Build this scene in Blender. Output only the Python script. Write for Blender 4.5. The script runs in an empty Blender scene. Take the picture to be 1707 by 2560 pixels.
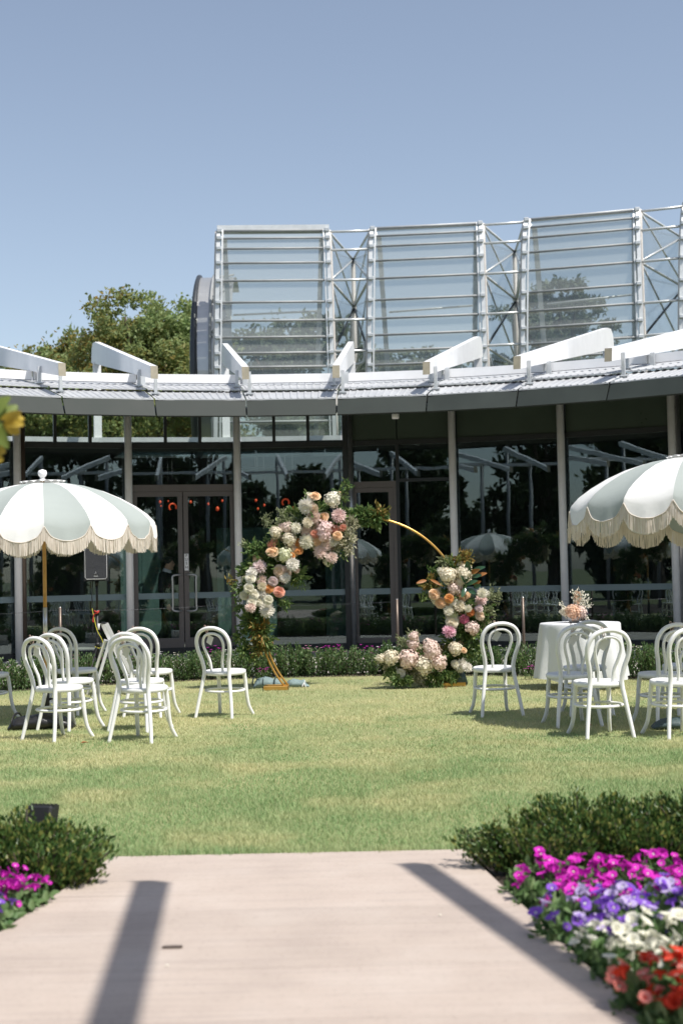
import bpy, math, random
import numpy as np
from mathutils import Vector, Matrix
rnd = random.Random(7)
S = bpy.context.scene
COL = S.collection
PI = math.pi
# ------------------------------------------------------------------ camera
H = 1.40; FPX = 2560 * 50 / 36.0
PITCH = math.atan(152 / FPX); ROLL = math.radians(1.2)
FW = Vector((0, math.cos(PITCH), math.sin(PITCH))); U0 = Vector((0, -math.sin(PITCH), math.cos(PITCH)))
RT = math.cos(ROLL) * Vector((1, 0, 0)) - math.sin(ROLL) * U0
UP = math.sin(ROLL) * Vector((1, 0, 0)) + math.cos(ROLL) * U0
cd = bpy.data.cameras.new('camera'); cam = bpy.data.objects.new('camera', cd); COL.objects.link(cam)
cam.matrix_world = Matrix(((RT.x, UP.x, -FW.x, 0), (RT.y, UP.y, -FW.y, 0), (RT.z, UP.z, -FW.z, H), (0, 0, 0, 1)))
cd.sensor_fit = 'VERTICAL'; cd.sensor_height = 36; cd.sensor_width = 24; cd.lens = 50
cd.clip_start = .05; cd.clip_end = 3000
cd.dof.use_dof = True; cd.dof.focus_distance = 14.5; cd.dof.aperture_fstop = 2.5
S.camera = cam
# ------------------------------------------------------------------ sky and sun
SUNV = Vector((.45, -.41, 1)).normalized()
EL = math.asin(SUNV.z); AZ = math.atan2(SUNV.x, SUNV.y)
W = bpy.data.worlds.new('World'); S.world = W; W.use_nodes = True
nt = W.node_tree; bg = nt.nodes['Background']
sky = nt.nodes.new('ShaderNodeTexSky'); sky.sky_type = 'NISHITA'; sky.sun_disc = False
sky.sun_elevation = EL; sky.sun_rotation = AZ; sky.air_density = 1.0; sky.dust_density = 1.0; sky.ozone_density = 1.2
hs = nt.nodes.new('ShaderNodeHueSaturation'); hs.inputs['Saturation'].default_value = .76; nt.links.new(sky.outputs[0], hs.inputs['Color']); nt.links.new(hs.outputs[0], bg.inputs[0]); bg.inputs[1].default_value = .09
sd = bpy.data.lights.new('sun', 'SUN'); sd.energy = 3.5; sd.angle = math.radians(.53); sd.color = (1, .955, .89)
sun = bpy.data.objects.new('sun', sd); COL.objects.link(sun); sun.rotation_euler = SUNV.to_track_quat('Z', 'Y').to_euler(); sun.location = (8, -8, 20)
S.view_settings.view_transform = 'Standard'; S.view_settings.look = 'None'; S.view_settings.exposure = 0.72; S.view_settings.gamma = 1
S.view_settings.use_curve_mapping = False
S.render.engine = 'CYCLES'; S.cycles.max_bounces = 10; S.cycles.transparent_max_bounces = 24
S.cycles.glossy_bounces = 5; S.cycles.diffuse_bounces = 4; S.cycles.sample_clamp_indirect = 6
# ------------------------------------------------------------------ pixel helpers (a pixel gives a direction only)
def ray(x, y): return FW + RT * ((x - 853.5) / FPX) + UP * ((1280 - y) / FPX)
def gnd(x, y, z=0.0):
    r = ray(x, y); t = (z - H) / r.z; return Vector((r.x * t, r.y * t, z))
def atd(x, y, d):
    r = ray(x, y); t = d / r.y; return Vector((r.x * t, d, H + r.z * t))
# ------------------------------------------------------------------ materials
def newmat(name):
    m = bpy.data.materials.new(name); m.use_nodes = True; return m, m.node_tree, m.node_tree.nodes['Principled BSDF']
def N(t, kind, **kw):
    n = t.nodes.new(kind)
    for k, v in kw.items(): setattr(n, k, v)
    return n
def mat(name, c, rough=.55, metal=0., var=.12, nscale=6., bump=0., bscale=40., spec=.5, c2=None, coat=0.):
    """plain procedural surface: two-scale noise on colour and roughness, optional bump"""
    m, t, p = newmat(name)
    tc = N(t, 'ShaderNodeTexCoord')
    no = N(t, 'ShaderNodeTexNoise'); no.inputs['Scale'].default_value = nscale; no.inputs['Detail'].default_value = 6; no.inputs['Roughness'].default_value = .65
    t.links.new(tc.outputs['Object'], no.inputs['Vector'])
    cr = N(t, 'ShaderNodeValToRGB'); cr.color_ramp.elements[0].position = .3; cr.color_ramp.elements[1].position = .72
    a = c2 if c2 else tuple(max(0, v * (1 - var)) for v in c)
    b = c if c2 else tuple(min(1, v * (1 + var)) for v in c)
    cr.color_ramp.elements[0].color = (*a, 1); cr.color_ramp.elements[1].color = (*b, 1)
    t.links.new(no.outputs['Fac'], cr.inputs[0]); t.links.new(cr.outputs[0], p.inputs['Base Color'])
    mr = N(t, 'ShaderNodeMapRange'); mr.inputs['To Min'].default_value = max(.03, rough * .8); mr.inputs['To Max'].default_value = min(1, rough * 1.2)
    t.links.new(no.outputs['Fac'], mr.inputs['Value']); t.links.new(mr.outputs[0], p.inputs['Roughness'])
    p.inputs['Metallic'].default_value = metal; p.inputs['Specular IOR Level'].default_value = spec; p.inputs['Coat Weight'].default_value = coat
    if bump:
        n2 = N(t, 'ShaderNodeTexNoise'); n2.inputs['Scale'].default_value = bscale; n2.inputs['Detail'].default_value = 4
        t.links.new(tc.outputs['Object'], n2.inputs['Vector'])
        bp = N(t, 'ShaderNodeBump'); bp.inputs['Strength'].default_value = bump; bp.inputs['Distance'].default_value = .02
        t.links.new(n2.outputs['Fac'], bp.inputs['Height']); t.links.new(bp.outputs[0], p.inputs['Normal'])
    return m
def leafmat(name, cols, rough=.5, trans=.3, patch=None, pscale=.6, ybias=None):
    """leaves, petals, blades: colour picked per loose piece, some light passes through. patch = second ramp mixed by a slow noise"""
    m, t, p = newmat(name)
    g = N(t, 'ShaderNodeNewGeometry')
    def ramp(cs):
        cr = N(t, 'ShaderNodeValToRGB'); e = cr.color_ramp.elements
        while len(e) < len(cs): e.new(.5)
        for i, c in enumerate(cs): e[i].position = i / max(1, len(cs) - 1); e[i].color = (*c, 1)
        t.links.new(g.outputs['Random Per Island'], cr.inputs[0]); return cr.outputs[0]
    out = ramp(cols)
    if patch:
        o2 = ramp(patch)
        no = N(t, 'ShaderNodeTexNoise'); no.inputs['Scale'].default_value = pscale; no.inputs['Detail'].default_value = 5; no.inputs['Roughness'].default_value = .6
        t.links.new(g.outputs['Position'], no.inputs['Vector'])
        mr = N(t, 'ShaderNodeMapRange'); mr.inputs['From Min'].default_value = .40; mr.inputs['From Max'].default_value = .60
        src = no.outputs['Fac']
        if ybias:
            sp = N(t, 'ShaderNodeSeparateXYZ'); t.links.new(g.outputs['Position'], sp.inputs[0]); yr = N(t, 'ShaderNodeMapRange')
            for q, v in zip(('From Min', 'From Max', 'To Min', 'To Max'), ybias): yr.inputs[q].default_value = v
            t.links.new(sp.outputs[1], yr.inputs['Value']); ad = N(t, 'ShaderNodeMath', operation='ADD'); t.links.new(src, ad.inputs[0]); t.links.new(yr.outputs[0], ad.inputs[1]); src = ad.outputs[0]
        t.links.new(src, mr.inputs['Value'])
        mx = N(t, 'ShaderNodeMix', data_type='RGBA'); t.links.new(mr.outputs[0], mx.inputs[0]); t.links.new(out, mx.inputs[6]); t.links.new(o2, mx.inputs[7]); out = mx.outputs[2]
    t.links.new(out, p.inputs['Base Color']); p.inputs['Roughness'].default_value = rough; p.inputs['Specular IOR Level'].default_value = .3
    if trans:
        tr = N(t, 'ShaderNodeBsdfTranslucent'); t.links.new(out, tr.inputs['Color'])
        ms = N(t, 'ShaderNodeMixShader'); ms.inputs[0].default_value = trans
        o = t.nodes['Material Output']; t.links.new(p.outputs[0], ms.inputs[1]); t.links.new(tr.outputs[0], ms.inputs[2]); t.links.new(ms.outputs[0], o.inputs['Surface'])
    return m
def glassmat(name, tint, refl, rough=.0, haze=0., hazecol=(.5, .55, .55), gcol=(.80, .95, 1), gmax=.85):
    m, t, p = newmat(name); t.nodes.remove(p); o = t.nodes['Material Output']
    tr = N(t, 'ShaderNodeBsdfTransparent'); tr.inputs[0].default_value = (*tint, 1)
    gl = N(t, 'ShaderNodeBsdfGlossy'); gl.inputs['Roughness'].default_value = rough; gl.inputs[0].default_value = (*gcol, 1)
    fr = N(t, 'ShaderNodeLayerWeight'); fr.inputs['Blend'].default_value = .25
    mr = N(t, 'ShaderNodeMapRange'); mr.inputs['To Min'].default_value = refl; mr.inputs['To Max'].default_value = gmax
    t.links.new(fr.outputs['Fresnel'], mr.inputs['Value'])
    # slight waviness of the pane
    tc = N(t, 'ShaderNodeTexCoord'); no = N(t, 'ShaderNodeTexNoise'); no.inputs['Scale'].default_value = .9; t.links.new(tc.outputs['Object'], no.inputs['Vector'])
    bp = N(t, 'ShaderNodeBump'); bp.inputs['Strength'].default_value = .05; bp.inputs['Distance'].default_value = .02
    t.links.new(no.outputs['Fac'], bp.inputs['Height']); t.links.new(bp.outputs[0], gl.inputs['Normal'])
    ms = N(t, 'ShaderNodeMixShader'); t.links.new(mr.outputs[0], ms.inputs[0]); t.links.new(tr.outputs[0], ms.inputs[1]); t.links.new(gl.outputs[0], ms.inputs[2])
    last = ms.outputs[0]
    if haze:
        df = N(t, 'ShaderNodeBsdfDiffuse'); df.inputs[0].default_value = (*hazecol, 1)
        m2 = N(t, 'ShaderNodeMixShader'); m2.inputs[0].default_value = haze; t.links.new(last, m2.inputs[1]); t.links.new(df.outputs[0], m2.inputs[2]); last = m2.outputs[0]
    t.links.new(last, o.inputs['Surface']); return m
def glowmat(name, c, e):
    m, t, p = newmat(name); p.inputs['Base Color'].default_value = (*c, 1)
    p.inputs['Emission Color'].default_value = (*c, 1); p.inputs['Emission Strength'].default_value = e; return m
def clothmat(name, c, trans=.25, rough=.8, weave=900.):
    m, t, p = newmat(name)
    tc = N(t, 'ShaderNodeTexCoord'); no = N(t, 'ShaderNodeTexNoise'); no.inputs['Scale'].default_value = 5; no.inputs['Detail'].default_value = 5
    t.links.new(tc.outputs['Object'], no.inputs['Vector'])
    cr = N(t, 'ShaderNodeValToRGB'); cr.color_ramp.elements[0].color = (*[v * .92 for v in c], 1); cr.color_ramp.elements[1].color = (*c, 1)
    t.links.new(no.outputs['Fac'], cr.inputs[0]); t.links.new(cr.outputs[0], p.inputs['Base Color']); p.inputs['Roughness'].default_value = rough
    p.inputs['Specular IOR Level'].default_value = .2
    tr = N(t, 'ShaderNodeBsdfTranslucent'); t.links.new(cr.outputs[0], tr.inputs[0])
    bp = N(t, 'ShaderNodeBump'); bp.inputs['Strength'].default_value = .25; bp.inputs['Distance'].default_value = .03; t.links.new(no.outputs['Fac'], bp.inputs['Height'])
    t.links.new(bp.outputs[0], p.inputs['Normal'])
    ms = N(t, 'ShaderNodeMixShader'); ms.inputs[0].default_value = trans; o = t.nodes['Material Output']
    t.links.new(p.outputs[0], ms.inputs[1]); t.links.new(tr.outputs[0], ms.inputs[2]); t.links.new(ms.outputs[0], o.inputs['Surface']); return m
def deckmat():
    # pale pinkish boards: long soft streaks along the board, mottling, fine speckle and a few dark stains
    m, t, p = newmat('deck'); g = N(t, 'ShaderNodeNewGeometry')
    def noise(scale, stretch=(1, 1, 1), det=5, rough=.6):
        mp = N(t, 'ShaderNodeMapping'); mp.inputs['Scale'].default_value = stretch; t.links.new(g.outputs['Position'], mp.inputs[0])
        n = N(t, 'ShaderNodeTexNoise'); n.inputs['Scale'].default_value = scale; n.inputs['Detail'].default_value = det; n.inputs['Roughness'].default_value = rough; t.links.new(mp.outputs[0], n.inputs['Vector']); return n.outputs['Fac']
    def ramp(f, stops):
        cr = N(t, 'ShaderNodeValToRGB'); e = cr.color_ramp.elements
        while len(e) < len(stops): e.new(.5)
        for i, (q, c) in enumerate(stops): e[i].position = q; e[i].color = (*c, 1)
        t.links.new(f, cr.inputs[0]); return cr.outputs[0]
    def mul(a, b, f=1.):
        x = N(t, 'ShaderNodeMix', data_type='RGBA', blend_type='MULTIPLY'); x.inputs[0].default_value = f; t.links.new(a, x.inputs[6]); t.links.new(b, x.inputs[7]); return x.outputs[2]
    c = ramp(noise(1.6, (1.2, 1, 1)), [(.3, (.42, .355, .31)), (.5, (.46, .39, .34)), (.7, (.495, .43, .38))])
    c = mul(c, ramp(noise(3.2, (.35, 9, 1), 6, .7), [(.32, (.86, .85, .86)), (.5, (1, .985, .97)), (.7, (1.0, 1, 1))]))
    c = mul(c, ramp(noise(46, (1, 1, 1), 3, .8), [(.28, (.80, .79, .78)), (.45, (1, 1, 1)), (.8, (1, 1, 1))]))
    c = mul(c, ramp(noise(5.5, (1, 1.6, 1), 4, .55), [(.18, (.80, .78, .77)), (.27, (1, 1, 1)), (1, (1, 1, 1))]))
    oi = N(t, 'ShaderNodeObjectInfo'); mr = N(t, 'ShaderNodeMapRange'); mr.inputs['To Min'].default_value = .94; mr.inputs['To Max'].default_value = 1.03; t.links.new(oi.outputs['Random'], mr.inputs['Value'])
    cc = N(t, 'ShaderNodeCombineColor')
    for q in range(3): t.links.new(mr.outputs[0], cc.inputs[q])
    c = mul(c, cc.outputs[0]); t.links.new(c, p.inputs['Base Color']); p.inputs['Roughness'].default_value = .78; p.inputs['Specular IOR Level'].default_value = .25
    bp = N(t, 'ShaderNodeBump'); bp.inputs['Strength'].default_value = .22; bp.inputs['Distance'].default_value = .01; t.links.new(noise(60, (.5, 3, 1), 4), bp.inputs['Height']); t.links.new(bp.outputs[0], p.inputs['Normal'])
    return m
M = {}
M['column_grey'] = mat('column_grey', (.30, .31, .32), .5, var=.1)
M['white_paint'] = mat('white_paint', (.80, .80, .79), .38, var=.04)
M['beam_white'] = mat('beam_white', (.80, .80, .80), .4, var=.06, nscale=2.5)
M['end_tan'] = mat('end_tan', (.30, .27, .20), .6, var=.2)
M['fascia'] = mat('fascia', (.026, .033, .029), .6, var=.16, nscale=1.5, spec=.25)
M['roof_metal'] = mat('roof_metal', (.46, .47, .48), .5, metal=.2, var=.12, nscale=2.)
M['steel'] = mat('steel', (.55, .55, .55), .3, metal=.9, var=.12)
M['bracket'] = mat('bracket', (.55, .57, .58), .4, metal=.4, var=.1)
M['column'] = mat('column', (.86, .85, .83), .4, var=.05)
M['bronze'] = mat('bronze', (.13, .10, .08), .4, metal=.5, var=.1)
M['frame_dark'] = mat('frame_dark', (.018, .021, .022), .4, var=.2)
M['door_frame'] = mat('door_frame', (.13, .115, .105), .45, metal=.2, var=.08)
M['olive_panel'] = mat('olive_panel', (.042, .060, .042), .3, var=.1, nscale=1.5)
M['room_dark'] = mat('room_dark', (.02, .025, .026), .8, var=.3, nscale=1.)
M['room_teal'] = mat('room_teal', (.05, .10, .09), .7, var=.2)
M['room_floor'] = mat('room_floor', (.33, .33, .31), .4, var=.2, nscale=1.)
M['glass'] = glassmat('glass', (.92, .955, .95), .06)
M['glass_clear'] = glassmat('glass_clear', (.86, .9, .88), .04)
M['glass_house'] = glassmat('glass_house', (.92, .94, .925), .03, .02, haze=.22, hazecol=(.46, .48, .47), gcol=(.92, .94, .95))
M['glass_side'] = glassmat('glass_side', (.93, .945, .94), .015, .02, haze=.10, hazecol=(.46, .48, .47), gcol=(.9, .92, .94), gmax=.30)
M['frost'] = glassmat('frost', (.55, .66, .68), .05, .3, haze=.35, hazecol=(.45, .55, .57))
M['frame_silver'] = mat('frame_silver', (.66, .67, .66), .35, metal=.3, var=.1)
M['rail_grey'] = mat('rail_grey', (.30, .31, .31), .55, var=.15)
M['pipe_pink'] = mat('pipe_pink', (.62, .58, .54), .4, var=.08)
M['strut_dark'] = mat('strut_dark', (.05, .055, .06), .4, metal=.3)
M['drum'] = mat('drum', (.50, .50, .49), .3, metal=.6, var=.06, nscale=2.)
M['concrete'] = mat('concrete', (.42, .39, .35), .8, var=.1, nscale=1.2, bump=.2, bscale=60)
M['deck'] = deckmat()
M['soil'] = mat('soil', (.045, .032, .022), .95, var=.35, nscale=9, bump=.8, bscale=30)
M['lawn_base'] = mat('lawn_base', (.36, .33, .16), .95, c2=(.22, .26, .11), nscale=.7, bump=.5, bscale=60)
M['far_ground'] = mat('far_ground', (.12, .14, .06), .95, var=.3, nscale=.2)
M['gold'] = mat('gold', (.62, .36, .10), .32, metal=.75, var=.06)
M['black'] = mat('black', (.014, .014, .015), .5, var=.2)
M['black_bag'] = mat('black_bag', (.018, .018, .02), .38, var=.2, bump=.5, bscale=14)
M['grille'] = mat('grille', (.026, .028, .034), .6, var=.1, bump=.6, bscale=400)
M['silver_trim'] = mat('silver_trim', (.5, .5, .5), .4)
M['alu'] = mat('alu', (.66, .66, .65), .35, metal=.5, var=.08)
M['bag_teal'] = mat('bag_teal', (.19, .26, .26), .8, var=.2, bump=.6, bscale=22)
M['bag_strap'] = mat('bag_strap', (.03, .05, .05), .8)
M['bag_deep'] = mat('bag_deep', (.045, .075, .08), .6, var=.3, bump=.6, bscale=22)
M['wood_pole'] = mat('wood_pole', (.50, .27, .08), .42, var=.16, nscale=14)
M['canvas_white'] = clothmat('canvas_white', (.83, .83, .81), .16)
M['canvas_sage'] = clothmat('canvas_sage', (.39, .43, .41), .14)
M['fringe'] = leafmat('fringe', [(.70, .62, .53), (.82, .76, .68)], .9, .3)
M['table_cloth'] = clothmat('table_cloth', (.80, .81, .82), .2)
M['card'] = clothmat('card', (.80, .79, .78), .2)
M['ribbon'] = clothmat('ribbon', (.66, .50, .44), .3)
M['suit'] = mat('suit', (.010, .011, .018), .8, var=.2, bump=.2, bscale=30)
M['shirt'] = mat('shirt', (.78, .78, .78), .7, var=.03)
M['skin'] = mat('skin', (.54, .34, .24), .5, var=.08)
M['hair'] = mat('hair', (.010, .009, .008), .45, var=.3, bump=.5, bscale=120)
M['shoe'] = mat('shoe', (.20, .085, .03), .35, var=.1)
M['bark'] = mat('bark', (.10, .075, .055), .9, var=.3, nscale=10, bump=.8, bscale=40)
M['stem'] = mat('stem', (.10, .11, .035), .7, var=.2)
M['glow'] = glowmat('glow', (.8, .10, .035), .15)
M['cable_red'] = mat('cable_red', (.5, .03, .02), .5)
M['cable_yellow'] = mat('cable_yellow', (.55, .5, .06), .5)
# ------------------------------------------------------------------ mesh builder
class MB:
    def __init__(s): s.v = []; s.f = []; s.mi = []; s.sm = []
    def add(s, vs, fs, mi=0, smooth=False):
        b = len(s.v); s.v += [tuple(v) for v in vs]; s.f += [tuple(i + b for i in f) for f in fs]; s.mi += [mi] * len(fs); s.sm += [smooth] * len(fs); return s
    def box(s, c, d, R=None, mi=0):
        x, y, z = d[0] / 2, d[1] / 2, d[2] / 2
        vs = [Vector((i * x, j * y, k * z)) for i in (-1, 1) for j in (-1, 1) for k in (-1, 1)]
        if R is not None: vs = [R @ v for v in vs]
        c = Vector(c)
        return s.add([v + c for v in vs], [(0, 1, 3, 2), (4, 6, 7, 5), (0, 4, 5, 1), (2, 3, 7, 6), (0, 2, 6, 4), (1, 5, 7, 3)], mi)
    def rbox(s, c, d, r=.01, R=None, mi=0):
        """box with chamfered vertical and horizontal edges (24 verts)"""
        x, y, z = d[0] / 2, d[1] / 2, d[2] / 2; r = min(r, x * .9, y * .9, z * .9)
        vs = []
        for i in (-1, 1):
            for j in (-1, 1):
                for k in (-1, 1):
                    vs += [Vector((i * x, j * (y - r), k * (z - r))), Vector((i * (x - r), j * y, k * (z - r))), Vector((i * (x - r), j * (y - r), k * z))]
        import itertools
        if R is not None: vs = [R @ v for v in vs]
        c = Vector(c); vs = [v + c for v in vs]
        def id(i, j, k, a): return ((i * 2 + j) * 2 + k) * 3 + a
        fs = []
        for a, (p, q) in ((0, (1, 2)), (1, (0, 2)), (2, (0, 1))):
            for sgn in (0, 1):
                loop = []
                for (u, w) in ((0, 0), (1, 0), (1, 1), (0, 1)):
                    t = [0, 0, 0]; t[a] = sgn; t[p] = u; t[q] = w; loop.append(id(*t, a))
                fs.append(tuple(loop))
        for a, (p, q) in ((0, (1, 2)), (1, (0, 2)), (2, (0, 1))):
            for u in (0, 1):
                for w in (0, 1):
                    t0 = [0, 0, 0]; t1 = [0, 0, 0]; t0[p] = t1[p] = u; t0[q] = t1[q] = w; t1[a] = 1
                    fs.append((id(*t0, p), id(*t0, q), id(*t1, q), id(*t1, p)))
        for i, j, k in itertools.product((0, 1), repeat=3): fs.append((id(i, j, k, 0), id(i, j, k, 1), id(i, j, k, 2)))
        return s.add(vs, fs, mi)
    def bar(s, a, b, w, h, up=(0, 0, 1), mi=0):
        a = Vector(a); b = Vector(b); d = (b - a); L = d.length; d.normalize()
        x = d.cross(Vector(up))
        if x.length < 1e-4: x = d.cross(Vector((0, 1, 0)))
        x.normalize(); z = x.cross(d).normalized()
        R = Matrix((x, d, z)).transposed()
        return s.box((a + b) / 2, (w, L, h), R, mi)
    def tube(s, pts, r, n=8, mi=0, closed=False, caps=True, flat=1.0):
        pts = [Vector(p) for p in pts]; k = len(pts); rs = r if isinstance(r, (list, tuple)) else [r] * k
        T = []
        for i in range(k):
            if closed: t = pts[(i + 1) % k] - pts[i - 1]
            else: t = pts[min(i + 1, k - 1)] - pts[max(i - 1, 0)]
            T.append(t.normalized() if t.length > 1e-9 else Vector((0, 0, 1)))
        ref = Vector((0, 0, 1)) if abs(T[0].z) < .9 else Vector((0, 1, 0))
        x = (ref - T[0] * ref.dot(T[0])).normalized(); vs = []
        for i in range(k):
            x = (x - T[i] * x.dot(T[i])); x = x.normalized() if x.length > 1e-6 else Vector((1, 0, 0))
            y = T[i].cross(x)
            for j in range(n):
                a = 2 * PI * j / n; vs.append(pts[i] + x * (math.cos(a) * rs[i]) + y * (math.sin(a) * rs[i] * flat))
        fs = []
        for i in range(k if closed else k - 1):
            for j in range(n):
                a = i * n + j; b = i * n + (j + 1) % n; c = ((i + 1) % k) * n + (j + 1) % n; d = ((i + 1) % k) * n + j; fs.append((a, b, c, d))
        if caps and not closed: fs += [tuple(range(n - 1, -1, -1)), tuple(range((k - 1) * n, k * n))]
        return s.add(vs, fs, mi, True)
    def lathe(s, prof, c=(0, 0, 0), n=24, mi=0, smooth=True, sx=1., sy=1.):
        c = Vector(c); vs = []; fs = []
        for (r, z) in prof:
            for j in range(n): a = 2 * PI * j / n; vs.append(c + Vector((r * math.cos(a) * sx, r * math.sin(a) * sy, z)))
        for i in range(len(prof) - 1):
            for j in range(n): fs.append((i * n + j, i * n + (j + 1) % n, (i + 1) * n + (j + 1) % n, (i + 1) * n + j))
        if prof[0][0] > 1e-5: fs.append(tuple(range(n - 1, -1, -1)))
        if prof[-1][0] > 1e-5: fs.append(tuple((len(prof) - 1) * n + j for j in range(n)))
        return s.add(vs, fs, mi, smooth)
    def ball(s, c, r, n=14, m=9, sc=(1, 1, 1), mi=0, R=None):
        c = Vector(c); vs = []; fs = []
        for i in range(m + 1):
            p = PI * i / m
            for j in range(n):
                a = 2 * PI * j / n; v = Vector((r * math.sin(p) * math.cos(a) * sc[0], r * math.sin(p) * math.sin(a) * sc[1], -r * math.cos(p) * sc[2]))
                vs.append(c + (R @ v if R is not None else v))
        for i in range(m):
            for j in range(n): fs.append((i * n + j, i * n + (j + 1) % n, (i + 1) * n + (j + 1) % n, (i + 1) * n + j))
        return s.add(vs, fs, mi, True)
    def prism(s, poly, d, mi=0):
        """poly: 3D loop, extruded by vector d"""
        n = len(poly); p = [Vector(v) for v in poly]; d = Vector(d)
        return s.add(p + [v + d for v in p], [tuple(range(n - 1, -1, -1)), tuple(range(n, 2 * n))] + [(i, (i + 1) % n, n + (i + 1) % n, n + i) for i in range(n)], mi)
    def loft(s, secs, n=14, mi=0):
        """secs: (centre, rx, ry, rotz) ellipses stacked along z-ish"""
        vs = []; fs = []
        for c, rx, ry, rz in secs:
            c = Vector(c)
            for j in range(n):
                a = 2 * PI * j / n; x, y = rx * math.cos(a), ry * math.sin(a)
                vs.append(c + Vector((x * math.cos(rz) - y * math.sin(rz), x * math.sin(rz) + y * math.cos(rz), 0)))
        for i in range(len(secs) - 1):
            for j in range(n): fs.append((i * n + j, i * n + (j + 1) % n, (i + 1) * n + (j + 1) % n, (i + 1) * n + j))
        fs += [tuple(range(n - 1, -1, -1)), tuple((len(secs) - 1) * n + j for j in range(n))]
        return s.add(vs, fs, mi, True)
    def mesh(s, name, *mats):
        me = bpy.data.meshes.new(name); me.from_pydata(s.v, [], s.f)
        me.polygons.foreach_set('material_index', s.mi); me.polygons.foreach_set('use_smooth', s.sm)
        for m in mats: me.materials.append(M[m] if isinstance(m, str) else m)
        me.update(); return me
    def obj(s, name, *mats, parent=None): return link(name, s.mesh(name, *mats), parent)
def link(name, me, parent=None, loc=None, rot=None, scale=None):
    o = bpy.data.objects.new(name, me); COL.objects.link(o)
    if parent is not None: o.parent = parent
    if loc is not None: o.location = loc
    if rot is not None: o.rotation_euler = rot
    if scale is not None: o.scale = scale if hasattr(scale, '__len__') else (scale,) * 3
    return o
def npmesh(name, V, F, m, smooth=False):
    """V (n,3), F (k,3|4) numpy -> mesh"""
    me = bpy.data.meshes.new(name); k, q = F.shape
    me.vertices.add(len(V)); me.vertices.foreach_set('co', np.ascontiguousarray(V, dtype=np.float32).ravel())
    me.loops.add(k * q); me.loops.foreach_set('vertex_index', np.ascontiguousarray(F, dtype=np.int32).ravel())
    me.polygons.add(k); me.polygons.foreach_set('loop_start', np.arange(0, k * q, q, dtype=np.int32)); me.polygons.foreach_set('loop_total', np.full(k, q, dtype=np.int32))
    if smooth: me.polygons.foreach_set('use_smooth', np.ones(k, dtype=bool))
    me.materials.append(M[m] if isinstance(m, str) else m); me.update(calc_edges=True); return me
def tag(o, label=None, cat=None, group=None, kind=None):
    if label: o['label'] = label
    if cat: o['category'] = cat
    if group: o['group'] = group
    if kind: o['kind'] = kind
    return o
def thing(name, label, cat, loc=(0, 0, 0), rz=0., group=None):
    o = bpy.data.objects.new(name, None); COL.objects.link(o); o.location = loc; o.rotation_euler = (0, 0, rz); o.empty_display_size = .1
    return tag(o, label, cat, group)
def dup(root, loc, rz, label=None, scale=None):
    r = root.copy(); COL.objects.link(r); r.location = loc; r.rotation_euler = (0, 0, rz)
    if scale: r.scale = (scale,) * 3
    if label: r['label'] = label
    for ch in list(root.children):
        c = ch.copy(); COL.objects.link(c); c.parent = r
        for g in ch.children: d = g.copy(); COL.objects.link(d); d.parent = c
    return r
def spline(P, n=6, closed=False):
    P = [Vector(p) for p in P]; out = []; k = len(P)
    for i in range(k if closed else k - 1):
        p0, p1, p2, p3 = (P[(i - 1) % k], P[i], P[(i + 1) % k], P[(i + 2) % k]) if closed else (P[max(i - 1, 0)], P[i], P[i + 1], P[min(i + 2, k - 1)])
        for j in range(n):
            t = j / n; out.append(.5 * ((2 * p1) + (p2 - p0) * t + (2 * p0 - 5 * p1 + 4 * p2 - p3) * t * t + (-p0 + 3 * p1 - 3 * p2 + p3) * t ** 3))
    if not closed: out.append(P[-1])
    return out
RNG = np.random.default_rng(11)
def rot_rand(n, up=0.0):
    """random orthonormal frames (n,3,3); up>0 biases the leaf axis upwards"""
    a = RNG.normal(size=(n, 3)); a[:, 2] += up; a /= np.linalg.norm(a, axis=1, keepdims=True)
    b = RNG.normal(size=(n, 3)); b -= (a * b).sum(1, keepdims=True) * a; b /= np.linalg.norm(b, axis=1, keepdims=True)
    return a, b, np.cross(a, b)
def leaves(P, L, Wd, up=.3, fold=.25, axis=None):
    """leaf quads (kite, folded along the midrib) at points P; returns V,F (6 verts, 2 quads)"""
    n = len(P); a, b, c = rot_rand(n, up)
    if axis is not None:
        a = axis + a * .55; a /= np.linalg.norm(a, axis=1, keepdims=True); b -= (a * b).sum(1, keepdims=True) * a; b /= np.linalg.norm(b, axis=1, keepdims=True); c = np.cross(a, b)
    L = (np.broadcast_to(L, n) * RNG.uniform(.7, 1.3, n))[:, None]; w = (np.broadcast_to(Wd, n) * RNG.uniform(.75, 1.25, n))[:, None]
    base = P; tip = P + a * L
    m1 = P + a * L * .33 + b * w * .5 + c * w * fold; m2 = P + a * L * .7 + b * w * .36 + c * w * fold
    k1 = P + a * L * .33 - b * w * .5 + c * w * fold; k2 = P + a * L * .7 - b * w * .36 + c * w * fold
    V = np.stack([base, m1, m2, tip, k2, k1], 1).reshape(-1, 3); o = (np.arange(n) * 6)[:, None]
    F = np.concatenate([o + np.array([[0, 1, 2, 3]]), o + np.array([[0, 3, 4, 5]])], 0)
    return V, F
def setup_done(): pass
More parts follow.
